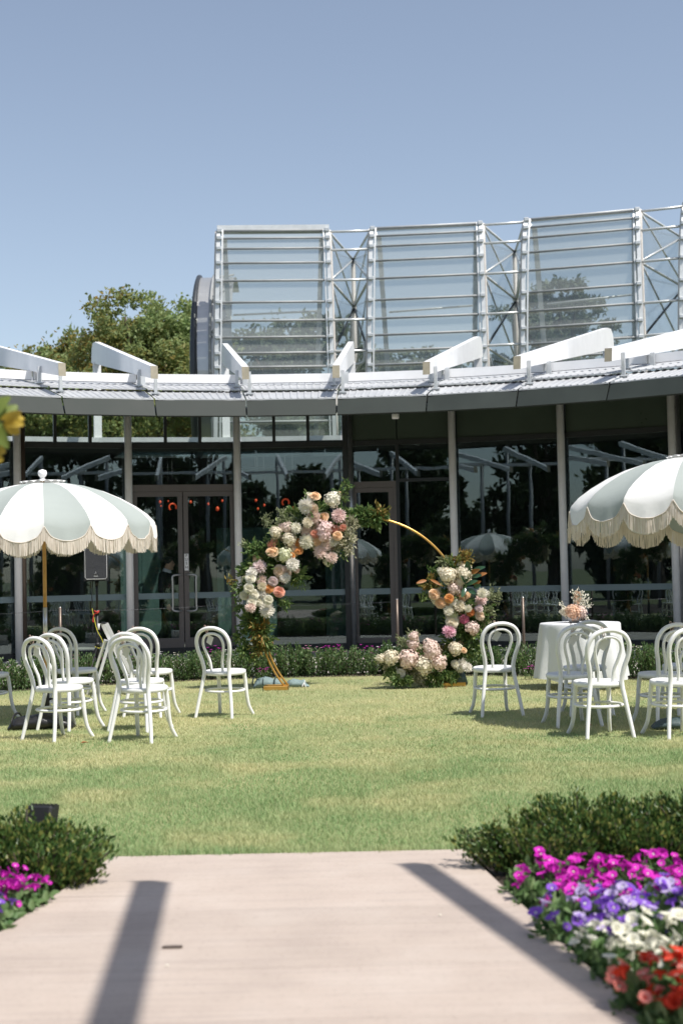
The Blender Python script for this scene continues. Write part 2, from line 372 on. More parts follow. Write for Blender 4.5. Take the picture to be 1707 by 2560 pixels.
# ================================================================== SETTING
CX, CY = -.4, 13.5
def ring(R, th, z=0.): return Vector((CX + R * math.sin(th), CY + R * math.cos(th), z))
def sector(R0, R1, a0, a1, n, z):
    b = MB(); vs = []; fs = []
    for i in range(n + 1):
        a = a0 + (a1 - a0) * i / n; vs += [ring(R0, a, z), ring(R1, a, z)]
    fs = [(2 * i, 2 * i + 2, 2 * i + 3, 2 * i + 1) for i in range(n)]
    return b.add(vs, fs)
o = MB().add([(-900, -900, -.03), (900, -900, -.03), (900, 900, -.03), (-900, 900, -.03)], [(0, 1, 2, 3)]).obj('ground', 'far_ground'); tag(o, kind='structure')
o = sector(6.35, 13.2, -PI * .62, PI * .62, 90, 0.0).obj('pavement', 'concrete'); tag(o, kind='structure')
o = sector(6.40, 17.5, PI * .6, PI * 1.4, 80, -.012).obj('flower_bed_soil', 'soil'); tag(o, kind='structure')
o = sector(5.75, 6.38, -PI * .62, PI * .62, 90, .006).obj('hedge_bed_soil', 'soil'); tag(o, kind='structure')
vs = [ring(6.55 if abs(a) > PI * .6 else 5.85, a, .002) for a in np.linspace(-PI, PI, 161)[:-1]]
o = MB().add([Vector((CX, CY, .002))] + vs, [(0, i + 1, (i + 1) % 160 + 1) for i in range(160)]).obj('lawn', 'lawn_base'); tag(o, kind='structure')
# path of broad boards laid across, widening towards the viewer
pL0, pL1 = gnd(290, 2148), gnd(0, 2346); pR0, pR1 = gnd(1164, 2141), gnd(1601, 2560)
def xl(y): return pL0.x + (pL1.x - pL0.x) * (y - pL0.y) / (pL1.y - pL0.y)
def xr(y): return pR0.x + (pR1.x - pR0.x) * (y - pR0.y) / (pR1.y - pR0.y)
ytop = (pL0.y + pR0.y) / 2
path = MB().add([(xl(ytop - .02), ytop - .02, -.01), (xl(-3), -3, -.01), (xr(-3), -3, -.01), (xr(ytop - .02), ytop - .02, -.01)], [(0, 1, 2, 3)]).obj('path', 'concrete'); tag(path, kind='structure')
y = ytop; i = 0
while y > -2.5:
    w = .292; y0 = y - w + .0016
    tl, tr = rnd.uniform(0, .0008), rnd.uniform(0, .0008)
    top = [(xl(y) - .0, y, .024 + tl), (xl(y0), y0, .024 + tl), (xr(y0), y0, .024 + tr), (xr(y), y, .024 + tr)]
    b = MB().prism([Vector(p) - Vector((0, 0, .034)) for p in top], (0, 0, .034))
    ob = b.obj('plank', 'deck', parent=path); y -= w; i += 1

# ================================================================== PAVILION (curved glazed building)
TH0, DT = .040, .1595
pav = thing('pavilion', 'curved glass pavilion with dark fascia and white radial roof beams', 'building', ring(12.3, TH0))
PINV = Matrix.Translation(-Vector(pav.location))
def pobj(mb, name, *mats, parent=None):
    ob = mb.obj(name, *mats, parent=parent or pav)
    if parent is None: ob.matrix_parent_inverse = PINV
    return ob
def bay(k):
    a, b_ = ring(12.3, TH0 + k * DT), ring(12.3, TH0 + (k + 1) * DT); u = (b_ - a); L = u.length; u.normalize(); n = Vector((u.y, -u.x, 0))   # n towards the lawn
    if n.dot(Vector((CX, CY, 0)) - a) < 0: n = -n
    return a, u, n, L
def bx(mb, k, u0, u1, z0, z1, o0, o1, mi=0):
    """box in a bay's own frame: along u, up z, offset towards the lawn"""
    a, u, n, L = bay(k); p = [a + u * U + n * O + Vector((0, 0, z0)) for (U, O) in ((u0, o0), (u1, o0), (u1, o1), (u0, o1))]
    return mb.prism(p, (0, 0, z1 - z0), mi)
def pane(k, u0, u1, z0, z1, m='glass', name='glass_pane'): return pobj(bx(MB(), k, u0, u1, z0, z1, -.006, .006), name, m)
ZT = 3.74
for k in range(-6, 6):
    a, u, n, L = bay(k)
    E = .055
    pobj(bx(MB(), k, 0, L, 0, .13, -.06, .05), 'plinth', 'frame_dark')
    pobj(bx(MB(), k, 0, L, ZT - .045, ZT + .045, -.05, .045), 'transom', 'frame_dark')
    if k < 0:
        for (q0, q1) in ((0, 1 / 3), (1 / 3, 2 / 3), (2 / 3, 1)):
            pane(k, E + (L - 2 * E) * q0 + .02, E + (L - 2 * E) * q1 - .02, ZT + .045, 4.46, 'glass_clear')
        for q in (1 / 3, 2 / 3): c = E + (L - 2 * E) * q; pobj(bx(MB(), k, c - .028, c + .028, ZT + .045, 4.46, -.04, .035), 'mullion', 'frame_dark')
    else:
        halves = ((0, .48), (.48, 1)) if k == 0 else ((0, 1),)
        for (q0, q1) in halves: pobj(bx(MB(), k, E + (L - 2 * E) * q0 + .01, E + (L - 2 * E) * q1 - .01, ZT + .045, 4.46, -.02, .012), 'spandrel_panel', 'olive_panel')
    band = []
    if k in (-2,):
        zd = 3.02; c = L / 2 - .02
        pane(k, E, L - E, zd + .02, ZT - .045)
        pobj(bx(MB(), k, E, L - E, zd - .10, zd + .02, -.05, .05), 'door_head', 'door_frame')
        for side in (0, 1):
            u0, u1 = (E + .01, c - .008) if side == 0 else (c + .008, L - E - .01)
            dr = MB(); st = .085
            bx(dr, k, u0, u0 + st, .03, zd - .105, -.03, .035); bx(dr, k, u1 - st, u1, .03, zd - .105, -.03, .035)
            bx(dr, k, u0 + st, u1 - st, zd - .105 - st, zd - .105, -.03, .035); bx(dr, k, u0 + st, u1 - st, .03, .30, -.03, .035)
            door = pobj(dr, 'door', 'door_frame')
            g = bx(MB(), k, u0 + st, u1 - st, .30, zd - .105 - st, -.006, .006).obj('glass_pane', 'glass', parent=door)
            hb = MB(); hx = (u1 - .20) if side == 0 else (u0 + .20); sx = u1 - .04 if side == 0 else u0 + .04
            def L3(U, O, Z): return a + u * U + n * O + Vector((0, 0, Z))
            hb.tube(spline([L3(sx, .035, 1.42), L3((sx + hx) / 2, .10, 1.425), L3(hx, .11, 1.40), L3(hx, .11, 1.30), L3(hx, .11, 1.1), L3(hx, .11, .90), L3(hx, .11, .80), L3((sx + hx) / 2, .10, .775), L3(sx, .035, .78)], 4), .016, 8)
            hb.obj('handle', 'steel', parent=door)
            if side == 1:
                sg = bx(MB(), k, u0 + .005, u0 + .08, 1.50, 1.80, .0365, .040).obj('push_sign', 'white_paint', parent=door)
                for q, ch in enumerate('PUSH'):
                    fc = bpy.data.curves.new('letter', 'FONT'); fc.body = ch; fc.size = .070; fc.align_x = 'CENTER'; fc.align_y = 'CENTER'; fc.extrude = .0008; fc.materials.append(M['black'])
                    tmp = bpy.data.objects.new('tmp', fc); COL.objects.link(tmp); bpy.context.view_layer.update()
                    lm = bpy.data.meshes.new_from_object(tmp.evaluated_get(bpy.context.evaluated_depsgraph_get())); bpy.data.objects.remove(tmp); lm.materials.clear(); lm.materials.append(M['black'])
                    fo = bpy.data.objects.new('letter', lm); COL.objects.link(fo); fo.parent = sg
                    Rm = Matrix((u, Vector((0, 0, 1)), n)).transposed().to_4x4(); Rm.translation = L3(u0 + .042, .0425, 1.765 - .07 * q); fo.matrix_world = Rm
            band.append((u0 + st, u1 - st))
    elif k == 0:
        zd = 3.02; c = .48 * L
        pane(k, E + .05, c - .03, zd + .02, ZT - .045); pane(k, c + .03, L - E, zd + .06, ZT - .045); pane(k, c + .03, L - E, .13, zd)
        pobj(bx(MB(), k, c + .03, L - E, zd, zd + .06, -.04, .04), 'mullion', 'frame_dark'); pobj(bx(MB(), k, c - .03, c + .03, .13, ZT - .045, -.05, .05), 'mullion', 'frame_dark')
        fr = MB(); bx(fr, k, E + .04, c - .03, zd - .09, zd + .02, -.05, .05); bx(fr, k, c - .085, c - .031, 0.13, zd - .09, -.05, .052); pobj(fr, 'door_head', 'door_frame')
        dr = MB(); u0, u1, st = E + .05, c - .088, .085
        bx(dr, k, u0, u0 + st, .03, zd - .095, -.03, .03); bx(dr, k, u1 - st, u1, .03, zd - .095, -.03, .03); bx(dr, k, u0 + st, u1 - st, zd - .175, zd - .095, -.03, .03); bx(dr, k, u0 + st, u1 - st, .03, .22, -.03, .03)
        door = pobj(dr, 'door', 'door_frame'); bx(MB(), k, u0 + st, u1 - st, .22, zd - .175, -.006, .006).obj('glass_pane', 'glass', parent=door)
        band += [(u0 + st, u1 - st), (c + .03, L - E)]
    else:
        pane(k, E, L - E, .13, ZT - .045); band.append((E, L - E))
    for (u0, u1) in band: pobj(bx(MB(), k, u0 + .004, u1 - .004, 1.0, 1.105, .0075, .0095), 'frosted_band', 'frost')
    # columns
    pt = a + n * .12
    if k not in (0,): pobj(MB().tube([pt + Vector((0, 0, 0)), pt + Vector((0, 0, 4.5))], .066, 14), 'column', 'column')
    pobj(MB().box(a + Vector((0, 0, 2.25)), (.10, .12, 4.5), Matrix.Rotation(-(TH0 + k * DT), 3, 'Z')), 'mullion', 'frame_dark')
    if k % 3 == 0:
        pobj(MB().tube([pt + u * .10 - n * .03, pt + u * .10 - n * .03 + Vector((0, 0, 4.5))], .045, 12), 'downpipe', 'bronze' if k < 0 else 'steel')
# canopy: fascia, soffit, roof sheets, beams
NB = range(-6, 7)
for k in NB:
    t0, t1 = TH0 + k * DT + .0014, TH0 + (k + 1) * DT - .0014
    q = [(8.86, 3.90), (9.05, 4.17)]
    outer = [ring(q[0][0], t0, q[0][1]), ring(q[0][0], t1, q[0][1]), ring(q[1][0], t1, q[1][1]), ring(q[1][0], t0, q[1][1])]
    mid = TH0 + (k + .5) * DT
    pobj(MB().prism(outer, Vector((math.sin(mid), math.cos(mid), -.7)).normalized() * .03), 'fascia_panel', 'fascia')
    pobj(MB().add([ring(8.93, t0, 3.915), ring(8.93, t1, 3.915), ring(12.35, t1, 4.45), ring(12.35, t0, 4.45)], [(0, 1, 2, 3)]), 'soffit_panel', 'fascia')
    for (Ra, za, Rb, zb, nm) in ((9.03, 4.185, 10.05, 4.44, 'roof_sheet'), (9.85, 4.45, 12.7, 4.98, 'roof_sheet')):
        b = MB(); nr = 13; vs = []; fs = []
        prof = []
        for i in range(nr):
            f0 = i / nr; prof += [(f0, 0), (f0 + .30 / nr, 0), (f0 + .42 / nr, .013), (f0 + .58 / nr, .013), (f0 + .70 / nr, 0)]
        prof.append((1, 0))
        for (f, h) in prof: th = t0 + (t1 - t0) * f; vs += [ring(Ra, th, za + h), ring(Rb, th, zb + h), ring(Ra, th, za - .02)]
        for i in range(len(prof) - 1): fs += [(3 * i, 3 * i + 3, 3 * i + 4, 3 * i + 1), (3 * i, 3 * i + 2, 3 * i + 5, 3 * i + 3)]
        pobj(b.add(vs, fs), nm, 'roof_metal')
    # ring beam
    b = MB(); pobj(b.prism([ring(10.95, t0, 4.70), ring(10.95, t1, 4.70), ring(11.05, t1, 4.70), ring(11.05, t0, 4.70)], (0, 0, .145)), 'ring_beam', 'beam_white')
    # rafter: tapered, higher and deeper at the back, with a back post
def rafter(th, mk=pobj, w=.055, slim=0., cen=None, dR=0.):
    CX, CY = cen or (-.4, 13.5)
    er = Vector((math.sin(th), math.cos(th), 0)); et = Vector((math.cos(th), -math.sin(th), 0))
    prof = [(9.0, 4.50), (9.03, 4.70), (16.9, 6.36 - slim), (17.3, 6.40 - slim), (17.5, 6.32 - slim), (17.6, 6.16), (17.6, 6.02)]
    if slim: prof = [(9.0, 4.50), (9.02, 4.65), (17.4, 6.06), (17.6, 5.92)]
    loop = [Vector((CX, CY, 0)) + er * (R_ + dR) + Vector((0, 0, z)) - et * w for (R_, z) in prof]
    b = MB().prism(loop, et * 2 * w); ob = mk(b, 'rafter', 'beam_white')
    e = MB().prism([Vector((CX, CY, 0)) + er * (8.988 + dR + .03 * (z - 4.5) / .2) + et * s * (w + .002) + Vector((0, 0, z)) for (s, z) in ((-1, 4.495), (1, 4.495), (1, 4.702), (-1, 4.702))], er * .008)
    e.obj('end_cap', 'end_tan', parent=ob)
    return ob, er, et
for k in range(-6, 8):
    th = TH0 + k * DT; ob, er, et = rafter(th)
    c = Vector((CX, CY, 0))
    def zb(R_): return 4.5 + (R_ - 9.0) * (6.02 - 4.5) / 8.6
    def zr(R_): return (4.185 + (R_ - 9.03) * .25) if R_ < 9.85 else 4.45 + (R_ - 9.85) * .186
    for (R_, off) in ((9.45, .085), (10.15, -.085)):
        b = MB(); p0 = c + er * R_ + et * off; b.bar(p0 + Vector((0, 0, zr(R_))), p0 + Vector((0, 0, zb(R_) + .10)), .05, .05, up=er); b.box(p0 + Vector((0, 0, zr(R_) + .03)), (.12, .12, .02))
        b.bar(p0 + Vector((0, 0, zb(R_) + .08)), c + er * R_ + Vector((0, 0, zb(R_) + .08)), .02, .03)
        pobj(b, 'bracket', 'bracket')
    p0 = c + er * 17.05
    pobj(MB().bar(p0 + Vector((0, 0, 4.25)), p0 + Vector((0, 0, 5.95)), .12, .16, up=et), 'post', 'beam_white')
    b = MB(); p0 = c + er * 10.9 + et * .09; b.bar(p0 + Vector((0, 0, zr(10.9))), p0 + Vector((0, 0, 4.86)), .04, .08, up=et); pobj(b, 'bracket', 'bracket')
lp_ = atd(988, 1038, 23.2); pobj(MB().lathe([(.0, 0), (.055, .0), (.06, .012), (.06, .07), (.045, .09), (.0, .09)], (lp_.x, lp_.y, 3.90), 16), 'soffit_light', 'white_paint')
# room behind the glass
b = MB()
for k in range(-6, 6):
    t0, t1 = TH0 + k * DT, TH0 + (k + 1) * DT
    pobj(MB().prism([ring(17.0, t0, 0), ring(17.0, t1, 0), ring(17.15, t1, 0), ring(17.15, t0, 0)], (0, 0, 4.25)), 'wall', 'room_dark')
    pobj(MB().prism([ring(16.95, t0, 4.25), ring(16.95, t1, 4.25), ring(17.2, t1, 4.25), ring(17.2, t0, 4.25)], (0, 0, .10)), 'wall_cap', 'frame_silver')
    if k in (-2, -1):   # glazed ceiling opening added to let daylight onto the man indoors
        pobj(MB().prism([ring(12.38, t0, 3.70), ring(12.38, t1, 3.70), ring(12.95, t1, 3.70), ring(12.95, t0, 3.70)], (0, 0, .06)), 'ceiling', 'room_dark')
        pobj(MB().prism([ring(12.95, t0, 3.73), ring(12.95, t1, 3.73), ring(14.4, t1, 3.73), ring(14.4, t0, 3.73)], (0, 0, .012)), 'added_rooflight', 'glass_clear')
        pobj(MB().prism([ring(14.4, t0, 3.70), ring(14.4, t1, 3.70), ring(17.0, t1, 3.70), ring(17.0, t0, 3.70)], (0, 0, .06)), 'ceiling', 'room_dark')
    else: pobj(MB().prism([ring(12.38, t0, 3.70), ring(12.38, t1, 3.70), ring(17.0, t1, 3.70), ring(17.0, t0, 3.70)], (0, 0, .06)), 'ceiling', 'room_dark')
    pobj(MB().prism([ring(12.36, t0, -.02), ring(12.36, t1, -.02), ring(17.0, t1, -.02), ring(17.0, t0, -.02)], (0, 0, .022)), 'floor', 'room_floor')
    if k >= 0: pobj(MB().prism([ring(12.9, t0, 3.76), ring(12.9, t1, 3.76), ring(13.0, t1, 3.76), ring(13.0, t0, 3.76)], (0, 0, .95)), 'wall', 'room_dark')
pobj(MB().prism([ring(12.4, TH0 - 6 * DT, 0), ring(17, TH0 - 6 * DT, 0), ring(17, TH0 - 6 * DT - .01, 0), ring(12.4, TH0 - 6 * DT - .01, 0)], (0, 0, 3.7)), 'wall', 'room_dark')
pobj(MB().prism([ring(12.4, TH0 + 6 * DT, 0), ring(17, TH0 + 6 * DT, 0), ring(17, TH0 + 6 * DT + .01, 0), ring(12.4, TH0 + 6 * DT + .01, 0)], (0, 0, 3.7)), 'wall', 'room_dark')
# standing screens and a counter inside
for (R_, t, w, h, m) in ((15.6, -.10, 1.2, 2.3, 'room_teal'), (15.2, -.24, .8, 2.1, 'room_teal'), (15.9, .02, .55, 2.5, 'room_teal')):
    p = ring(R_, t); sc = thing('display_screen', 'dim teal standing panel inside the pavilion, %s' % {-.10: 'beside the double doors', -.24: 'narrowest, behind the suited man', .02: 'tallest, behind the single door'}[t], 'screen', p, -t)
    MB().rbox((0, 0, h / 2 + .06), (w, .06, h), .012).obj('panel', m, parent=sc)
    for s_ in (-1, 1): MB().rbox((s_ * w * .38, 0, .03), (.08, .4, .06), .008).obj('foot', 'black', parent=sc)
# glowing orange ornaments hanging inside
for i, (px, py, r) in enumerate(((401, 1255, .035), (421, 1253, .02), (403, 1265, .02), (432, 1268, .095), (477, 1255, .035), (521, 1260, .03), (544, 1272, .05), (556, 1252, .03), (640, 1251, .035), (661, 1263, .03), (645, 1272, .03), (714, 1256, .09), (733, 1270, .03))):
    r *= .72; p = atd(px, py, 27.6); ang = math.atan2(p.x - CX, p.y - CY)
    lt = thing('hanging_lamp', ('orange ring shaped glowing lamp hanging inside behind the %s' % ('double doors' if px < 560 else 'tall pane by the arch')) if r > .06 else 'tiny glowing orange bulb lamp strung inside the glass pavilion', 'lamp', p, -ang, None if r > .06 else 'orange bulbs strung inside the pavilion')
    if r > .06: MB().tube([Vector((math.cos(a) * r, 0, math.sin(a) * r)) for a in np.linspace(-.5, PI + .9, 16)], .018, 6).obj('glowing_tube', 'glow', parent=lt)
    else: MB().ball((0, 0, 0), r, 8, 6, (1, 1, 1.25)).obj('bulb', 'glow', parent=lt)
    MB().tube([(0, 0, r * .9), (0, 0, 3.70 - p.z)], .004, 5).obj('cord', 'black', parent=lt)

# ================================================================== GLASSHOUSE behind the pavilion
gh = thing('glasshouse', 'tall zigzag glasshouse with silver frames rising behind the pavilion roof', 'glasshouse', ring(22, 0))
GINV = Matrix.Translation(-Vector(gh.location))
def gobj(mb, name, *mats, parent=None):
    ob = mb.obj(name, *mats, parent=parent or gh)
    if parent is None: ob.matrix_parent_inverse = GINV
    return ob
RZ = [(4.4, 21.95), (5.2, 21.92), (6.0, 21.9), (6.57, 21.9), (6.92, 21.9), (7.32, 21.91), (7.74, 21.92), (8.21, 21.95), (8.76, 21.98), (9.22, 22.03), (9.60, 22.10), (9.88, 22.18), (10.10, 22.28)]
HA = .0625
def gp(j, s, z, R_, d=0.):
    """point on panel j; s=-1 left stile, +1 right; panels flare a little towards the ground"""
    th = -.053 + .174 * j; fl = .0045 * max(0, (10.1 - z) / 3.4)
    pc = ring(R_ + d, th); et = Vector((math.cos(th), -math.sin(th), 0))
    ww = 22 * HA + 22 * fl * (.35 if s > 0 else 1.0)
    return pc + et * (s * ww) + Vector((0, 0, z))
for j in range(0, 5):
    for i in range(len(RZ) - 1):
        (z0, r0), (z1, r1) = RZ[i], RZ[i + 1]
        gobj(MB().prism([gp(j, -1, z0 + .03, r0), gp(j, 1, z0 + .03, r0), gp(j, 1, z1 - .005, r1), gp(j, -1, z1 - .005, r1)], Vector((0, .012, 0))), 'glass_pane', 'glass_house')
    for i, (z, r_) in enumerate(RZ):
        if z < 5: continue
        gobj(MB().tube([gp(j, -.99, z, r_, -.05), gp(j, .99, z, r_, -.05)], .03, 8), 'rail', 'rail_grey')
    for s_ in (-1, 1):
        for off, w in ((0, .058), (-.075, .028)):
            pts = [gp(j, s_ * (1 + off), z, r_, -.07) for (z, r_) in RZ]
            b = MB()
            for q in range(len(pts) - 1): b.bar(pts[q], pts[q + 1], w * 1.7 if off == 0 else w * 1.4, .06, up=(0, -1, .2))
            gobj(b, 'stile', 'frame_silver')
        # clamps on the stile
        for i, (z, r_) in enumerate(RZ):
            if z > 6: gobj(MB().rbox(gp(j, s_ * .985, z, r_, -.12), (.13, .10, .09), .015), 'clamp', 'bracket')
        pts = [gp(j, s_ * 1.05, z, r_ + .0, .0) for (z, r_) in RZ]
        gobj(MB().tube(pts, .03, 6), 'pipe', 'pipe_pink')
    # inner ribs and rear rails, seen through the glass
    for s_ in (-1, 1):
        gobj(MB().bar(gp(j, s_ * .90, 10.0, 22.6, .1), gp(j, s_ * .70, 4.4, 23.6, .1), .12, .10, up=(0, 1, 0)), 'inner_rib', 'bracket')
    for z in (7.1, 8.15): gobj(MB().tube([gp(j, -.75, z, 23.3), gp(j, .8, z + .08, 23.3)], .028, 6), 'inner_rail', 'frame_silver')
    if j == 0:
        gobj(MB().bar(gp(j, -1.03, 10.16, 22.36), gp(j, 1.03, 10.16, 22.36), .30, .16), 'ridge_cap', 'frame_silver')
    else: gobj(MB().tube([gp(j, -1.03, 10.12, 22.34), gp(j, 1.03, 10.12, 22.34)], .05, 8), 'ridge_cap', 'bracket')
for j in range(-1, 5):
    thv = -.053 + .174 * (j + .5)
    for side, jj, s_ in ((0, j, 1), (1, j + 1, -1)):
        if j < 0 or jj > 4: continue
        # side glazing folding back to the valley post
        for (z0, z1) in ((4.4, 6.92), (6.92, 8.76), (8.76, 10.08)):
            def Rz(z): return np.interp(z, [a for a, _ in RZ], [b_ for _, b_ in RZ])
            A0, A1 = gp(jj, s_ * 1.03, z0 + .02, Rz(z0)), gp(jj, s_ * 1.03, z1 - .02, Rz(z1)); V0, V1 = ring(25.6, thv, z0 + .02), ring(25.6, thv, z1 - .02)
            gobj(MB().prism([A0, V0, V1, A1], Vector((.012 * s_, 0, 0))), 'side_glass', 'glass_side')
            if j >= 0:
                gobj(MB().tube([A0, V1], .03, 6), 'strut', 'strut_dark' if z0 > 6 and z0 < 8 else 'bracket'); gobj(MB().tube([A1, V1], .035, 6), 'strut', 'frame_silver')
                gobj(MB().tube([A1, V0], .025, 6), 'strut', 'frame_silver' if z0 > 8 else 'bracket')
    if j >= 0:
        gobj(MB().tube([ring(25.45, thv, 4.4), ring(25.45, thv, 10.0)], [.075, .06], 10), 'valley_post', 'pipe_pink')
        gobj(MB().tube([ring(25.6, thv, 6.3), ring(25.6, thv, 8.0), ring(25.6, thv, 8.9)], [.05, .14, .05], 8), 'valley_gutter', 'strut_dark')
        if j < 4:
            for z in (10.06, 9.55, 8.76, 7.74, 6.95): gobj(MB().tube([gp(j, 1.0, z, np.interp(z, [a for a, _ in RZ], [b_ for _, b_ in RZ])), gp(j + 1, -1.0, z, np.interp(z, [a for a, _ in RZ], [b_ for _, b_ in RZ]))], .033, 8), 'pipe', 'frame_silver')
# a stay with an aerial on the first valley
v = ring(22.3, -.053 + .087, 6.95)
gobj(MB().tube([v + Vector((-.75, 0, -.05)), v + Vector((.25, 0, .12))], .022, 6).tube([v + Vector((-.75, 0, -.13)), v + Vector((.25, 0, .04))], .022, 6), 'aerial_bar', 'strut_dark')
gobj(MB().tube(spline([v + Vector((.0, 0, -.3)), v + Vector((.25, 0, -.25)), v + Vector((.30, 0, -.1)), v + Vector((.30, 0, .3))], 5), .028, 8), 'aerial_mount', 'frame_silver')
# legs of the glasshouse
for j in range(0, 5):
    for s_ in (-1, 1): gobj(MB().tube([gp(j, s_ * 1.02, 4.5, 21.95), gp(j, s_ * 1.02, -.03, 21.95)], .09, 8), 'post', 'frame_silver')
# steel drum at the left end
b = MB(); X0d, X1d = -.42, .0; pl = gp(0, -1, 6.5, 22.6); cyl = Vector((pl.x, pl.y + 2.6, 6.6)); RA = 2.9; vs = []; fs = []
NN = 26
for i in range(NN + 1):
    a = PI * (.12 + 1.0 * i / NN); y_, z_ = -math.sin(a) * RA * .85, -math.cos(a) * RA   # front half, bottom to top
    for (xx, rr) in ((-.62, 1), (.35, 1), (-.62, .955), (-.62 + .02, .955)): vs.append(cyl + Vector((xx, y_ * rr, z_ * rr)))
for i in range(NN):
    p, q = 4 * i, 4 * i + 4; fs += [(p, p + 1, q + 1, q), (p + 2, p, q, q + 2)]
gobj(b.add(vs, fs, 0, False), 'drum_shell', 'drum')
arc = [PI * (.12 + i / NN) for i in range(NN + 1)]
gobj(MB().tube([cyl + Vector((-.62, -math.sin(a) * RA * .86, -math.cos(a) * RA * 1.01)) for a in arc], [.035 + .10 * (1 - i / NN) for i in range(NN + 1)], 8), 'drum_rim', 'strut_dark')
for q in range(5):   # lattice ribs over the shell
    a0, a1 = PI * (.35 + .13 * q), PI * (.35 + .13 * (q + 1)); P = lambda x, a: cyl + Vector((x, -math.sin(a) * RA * .87, -math.cos(a) * RA * 1.02))
    gobj(MB().tube([P(-.18, a0), P(.3, (a0 + a1) / 2), P(-.18, a1)], .03, 6), 'strut', 'rail_grey')
gobj(MB().tube([cyl + Vector((-.2, -math.sin(a) * RA * .87, -math.cos(a) * RA * 1.02)) for a in arc], .04, 6), 'drum_band', 'rail_grey')
for s_ in (0, 1): gobj(MB().tube([cyl + Vector((-.2, s_ * 1.6 - .8, -2.3)), (cyl.x - .2, cyl.y + s_ * 1.6 - .8, -.03)], .1, 8), 'post', 'frame_silver')

# ================================================================== PERGOLA on the viewer's side of the lawn (casts the two shadows, shows in the glass)
perg = thing('pergola', 'white curved pergola of radial beams opposite the pavilion', 'pergola', ring(12.3, PI))
PC = (0.0, 12.73)
def ring2(R, th, z=0.): return Vector((PC[0] + R * math.sin(th), PC[1] + R * math.cos(th), z))
QINV = Matrix.Translation(-Vector(perg.location))
def qobj(mb, name, *mats, parent=None):
    ob = mb.obj(name, *mats, parent=parent or perg)
    if parent is None: ob.matrix_parent_inverse = QINV
    return ob
for k in range(-9, 9):
    ph = .142 + .150 * k; th = PI - ph
    rafter(th, mk=qobj, w=.05, slim=.2, cen=PC, dR=-.8); p = ring2(11.5, th)
    if k not in (-1,): qobj(MB().tube([p, p + Vector((0, 0, 5.05))], .06, 12), 'column', 'column_grey')
    p = ring2(16.2, th); qobj(MB().tube([p - Vector((0, 0, .03)), p + Vector((0, 0, 5.85))], .06, 12), 'column', 'column_grey')
    t0, t1 = th - .15 / 2, th + .15 / 2
    qobj(MB().prism([ring2(11.45, t0, 4.95), ring2(11.45, t1, 4.95), ring2(11.55, t1, 4.95), ring2(11.55, t0, 4.95)], (0, 0, .10)), 'ring_beam', 'beam_white')
# ================================================================== TREES
M['leaf_sun'] = leafmat('leaf_sun', [(.17, .26, .10), (.27, .37, .14), (.36, .43, .20)], .5, .48, patch=[(.36, .24, .06), (.24, .25, .08), (.18, .25, .09)], pscale=.35)
M['leaf_dark'] = leafmat('leaf_dark', [(.03, .055, .02), (.06, .095, .03), (.08, .11, .045)], .5, .25)
M['leaf_grey'] = leafmat('leaf_grey', [(.09, .12, .075), (.13, .17, .10), (.16, .19, .12)], .6, .25)
def crown_points(blobs, n):
    """blobs: (x,y,z,rx,ry,rz); points biased to the shell, lumpy"""
    vol = np.array([b[3] * b[4] * b[5] for b in blobs]) ** .67; idx = RNG.choice(len(blobs), n, p=vol / vol.sum()); B = np.array(blobs)[idx]
    d = RNG.normal(size=(n, 3)); d /= np.linalg.norm(d, axis=1, keepdims=True); r = RNG.uniform(.35, 1.0, n) ** .5
    lump = 1 + .16 * np.sin(d[:, 0] * 9 + B[:, 0] * 3) * np.sin(d[:, 1] * 8 + B[:, 1]) + .14 * np.sin(d[:, 2] * 10 + B[:, 2] * 2)
    return B[:, :3] + d * (r * lump)[:, None] * B[:, 3:]
def tree(name, label, base, h, blobs_n, crown, leaf, n, L, m, group=None, trunk_r=.2, seed=0, bare=.45):
    """crown = (rx, ry, rz) overall; blobs spread through it; trunk with limbs reaching the blobs"""
    R_ = random.Random(seed); t = thing(name, label, 'tree', base, 0, group)
    blobs = []
    for i in range(blobs_n):
        a = R_.uniform(0, 2 * PI); rr = R_.uniform(.15, .75); zz = h - crown[2] + crown[2] * R_.uniform(-.75, .8)
        k = math.sqrt(max(.15, 1 - ((zz - (h - crown[2])) / crown[2]) ** 2)); q = R_.uniform(.28, .45)
        blobs.append((math.cos(a) * crown[0] * rr * k, math.sin(a) * crown[1] * rr * k, zz, crown[0] * q, crown[1] * q, crown[2] * q * .8))
    # clumps inside blobs so that gaps show
    cl = crown_points(blobs, max(40, n // 60)); pts = cl[RNG.integers(0, len(cl), n)] + RNG.normal(size=(n, 3)) * np.array([crown[0], crown[1], crown[2]]) * .045
    V, F = leaves(pts, L, L * .5, up=.1); o = link('crown', npmesh('crown', V, F, m), t); o['kind'] = 'stuff'
    b = MB(); top = Vector((0, 0, h * bare)); b.tube(spline([(0, 0, 0), (trunk_r * .4, 0, h * bare * .5), top], 5), [trunk_r * (1.25 - .5 * i / 10) for i in range(11)], 9)
    for bl in blobs:
        p = Vector(bl[:3]); mid = (top + p) / 2 + Vector((R_.uniform(-.3, .3), R_.uniform(-.3, .3), .1 * h)) * .6
        b.tube(spline([top - Vector((0, 0, .2)), mid, p], 4), [trunk_r * .5 * (1 - .09 * i) for i in range(9)], 6)
    b.obj('trunk', 'bark', parent=t); return t
g1 = 'trees behind the pavilion'
G0 = -.03
def at_px(x, d, z=G0): p = atd(x, 1400, d); return Vector((p.x, p.y, z))
tree('broadleaf_tree', 'broad sunlit tree with orange tinted foliage left of the steel drum', at_px(360, 46), 10.6, 16, (3.9, 3.5, 3.2), 0, 30000, .16, 'leaf_sun', g1, .3, 1)
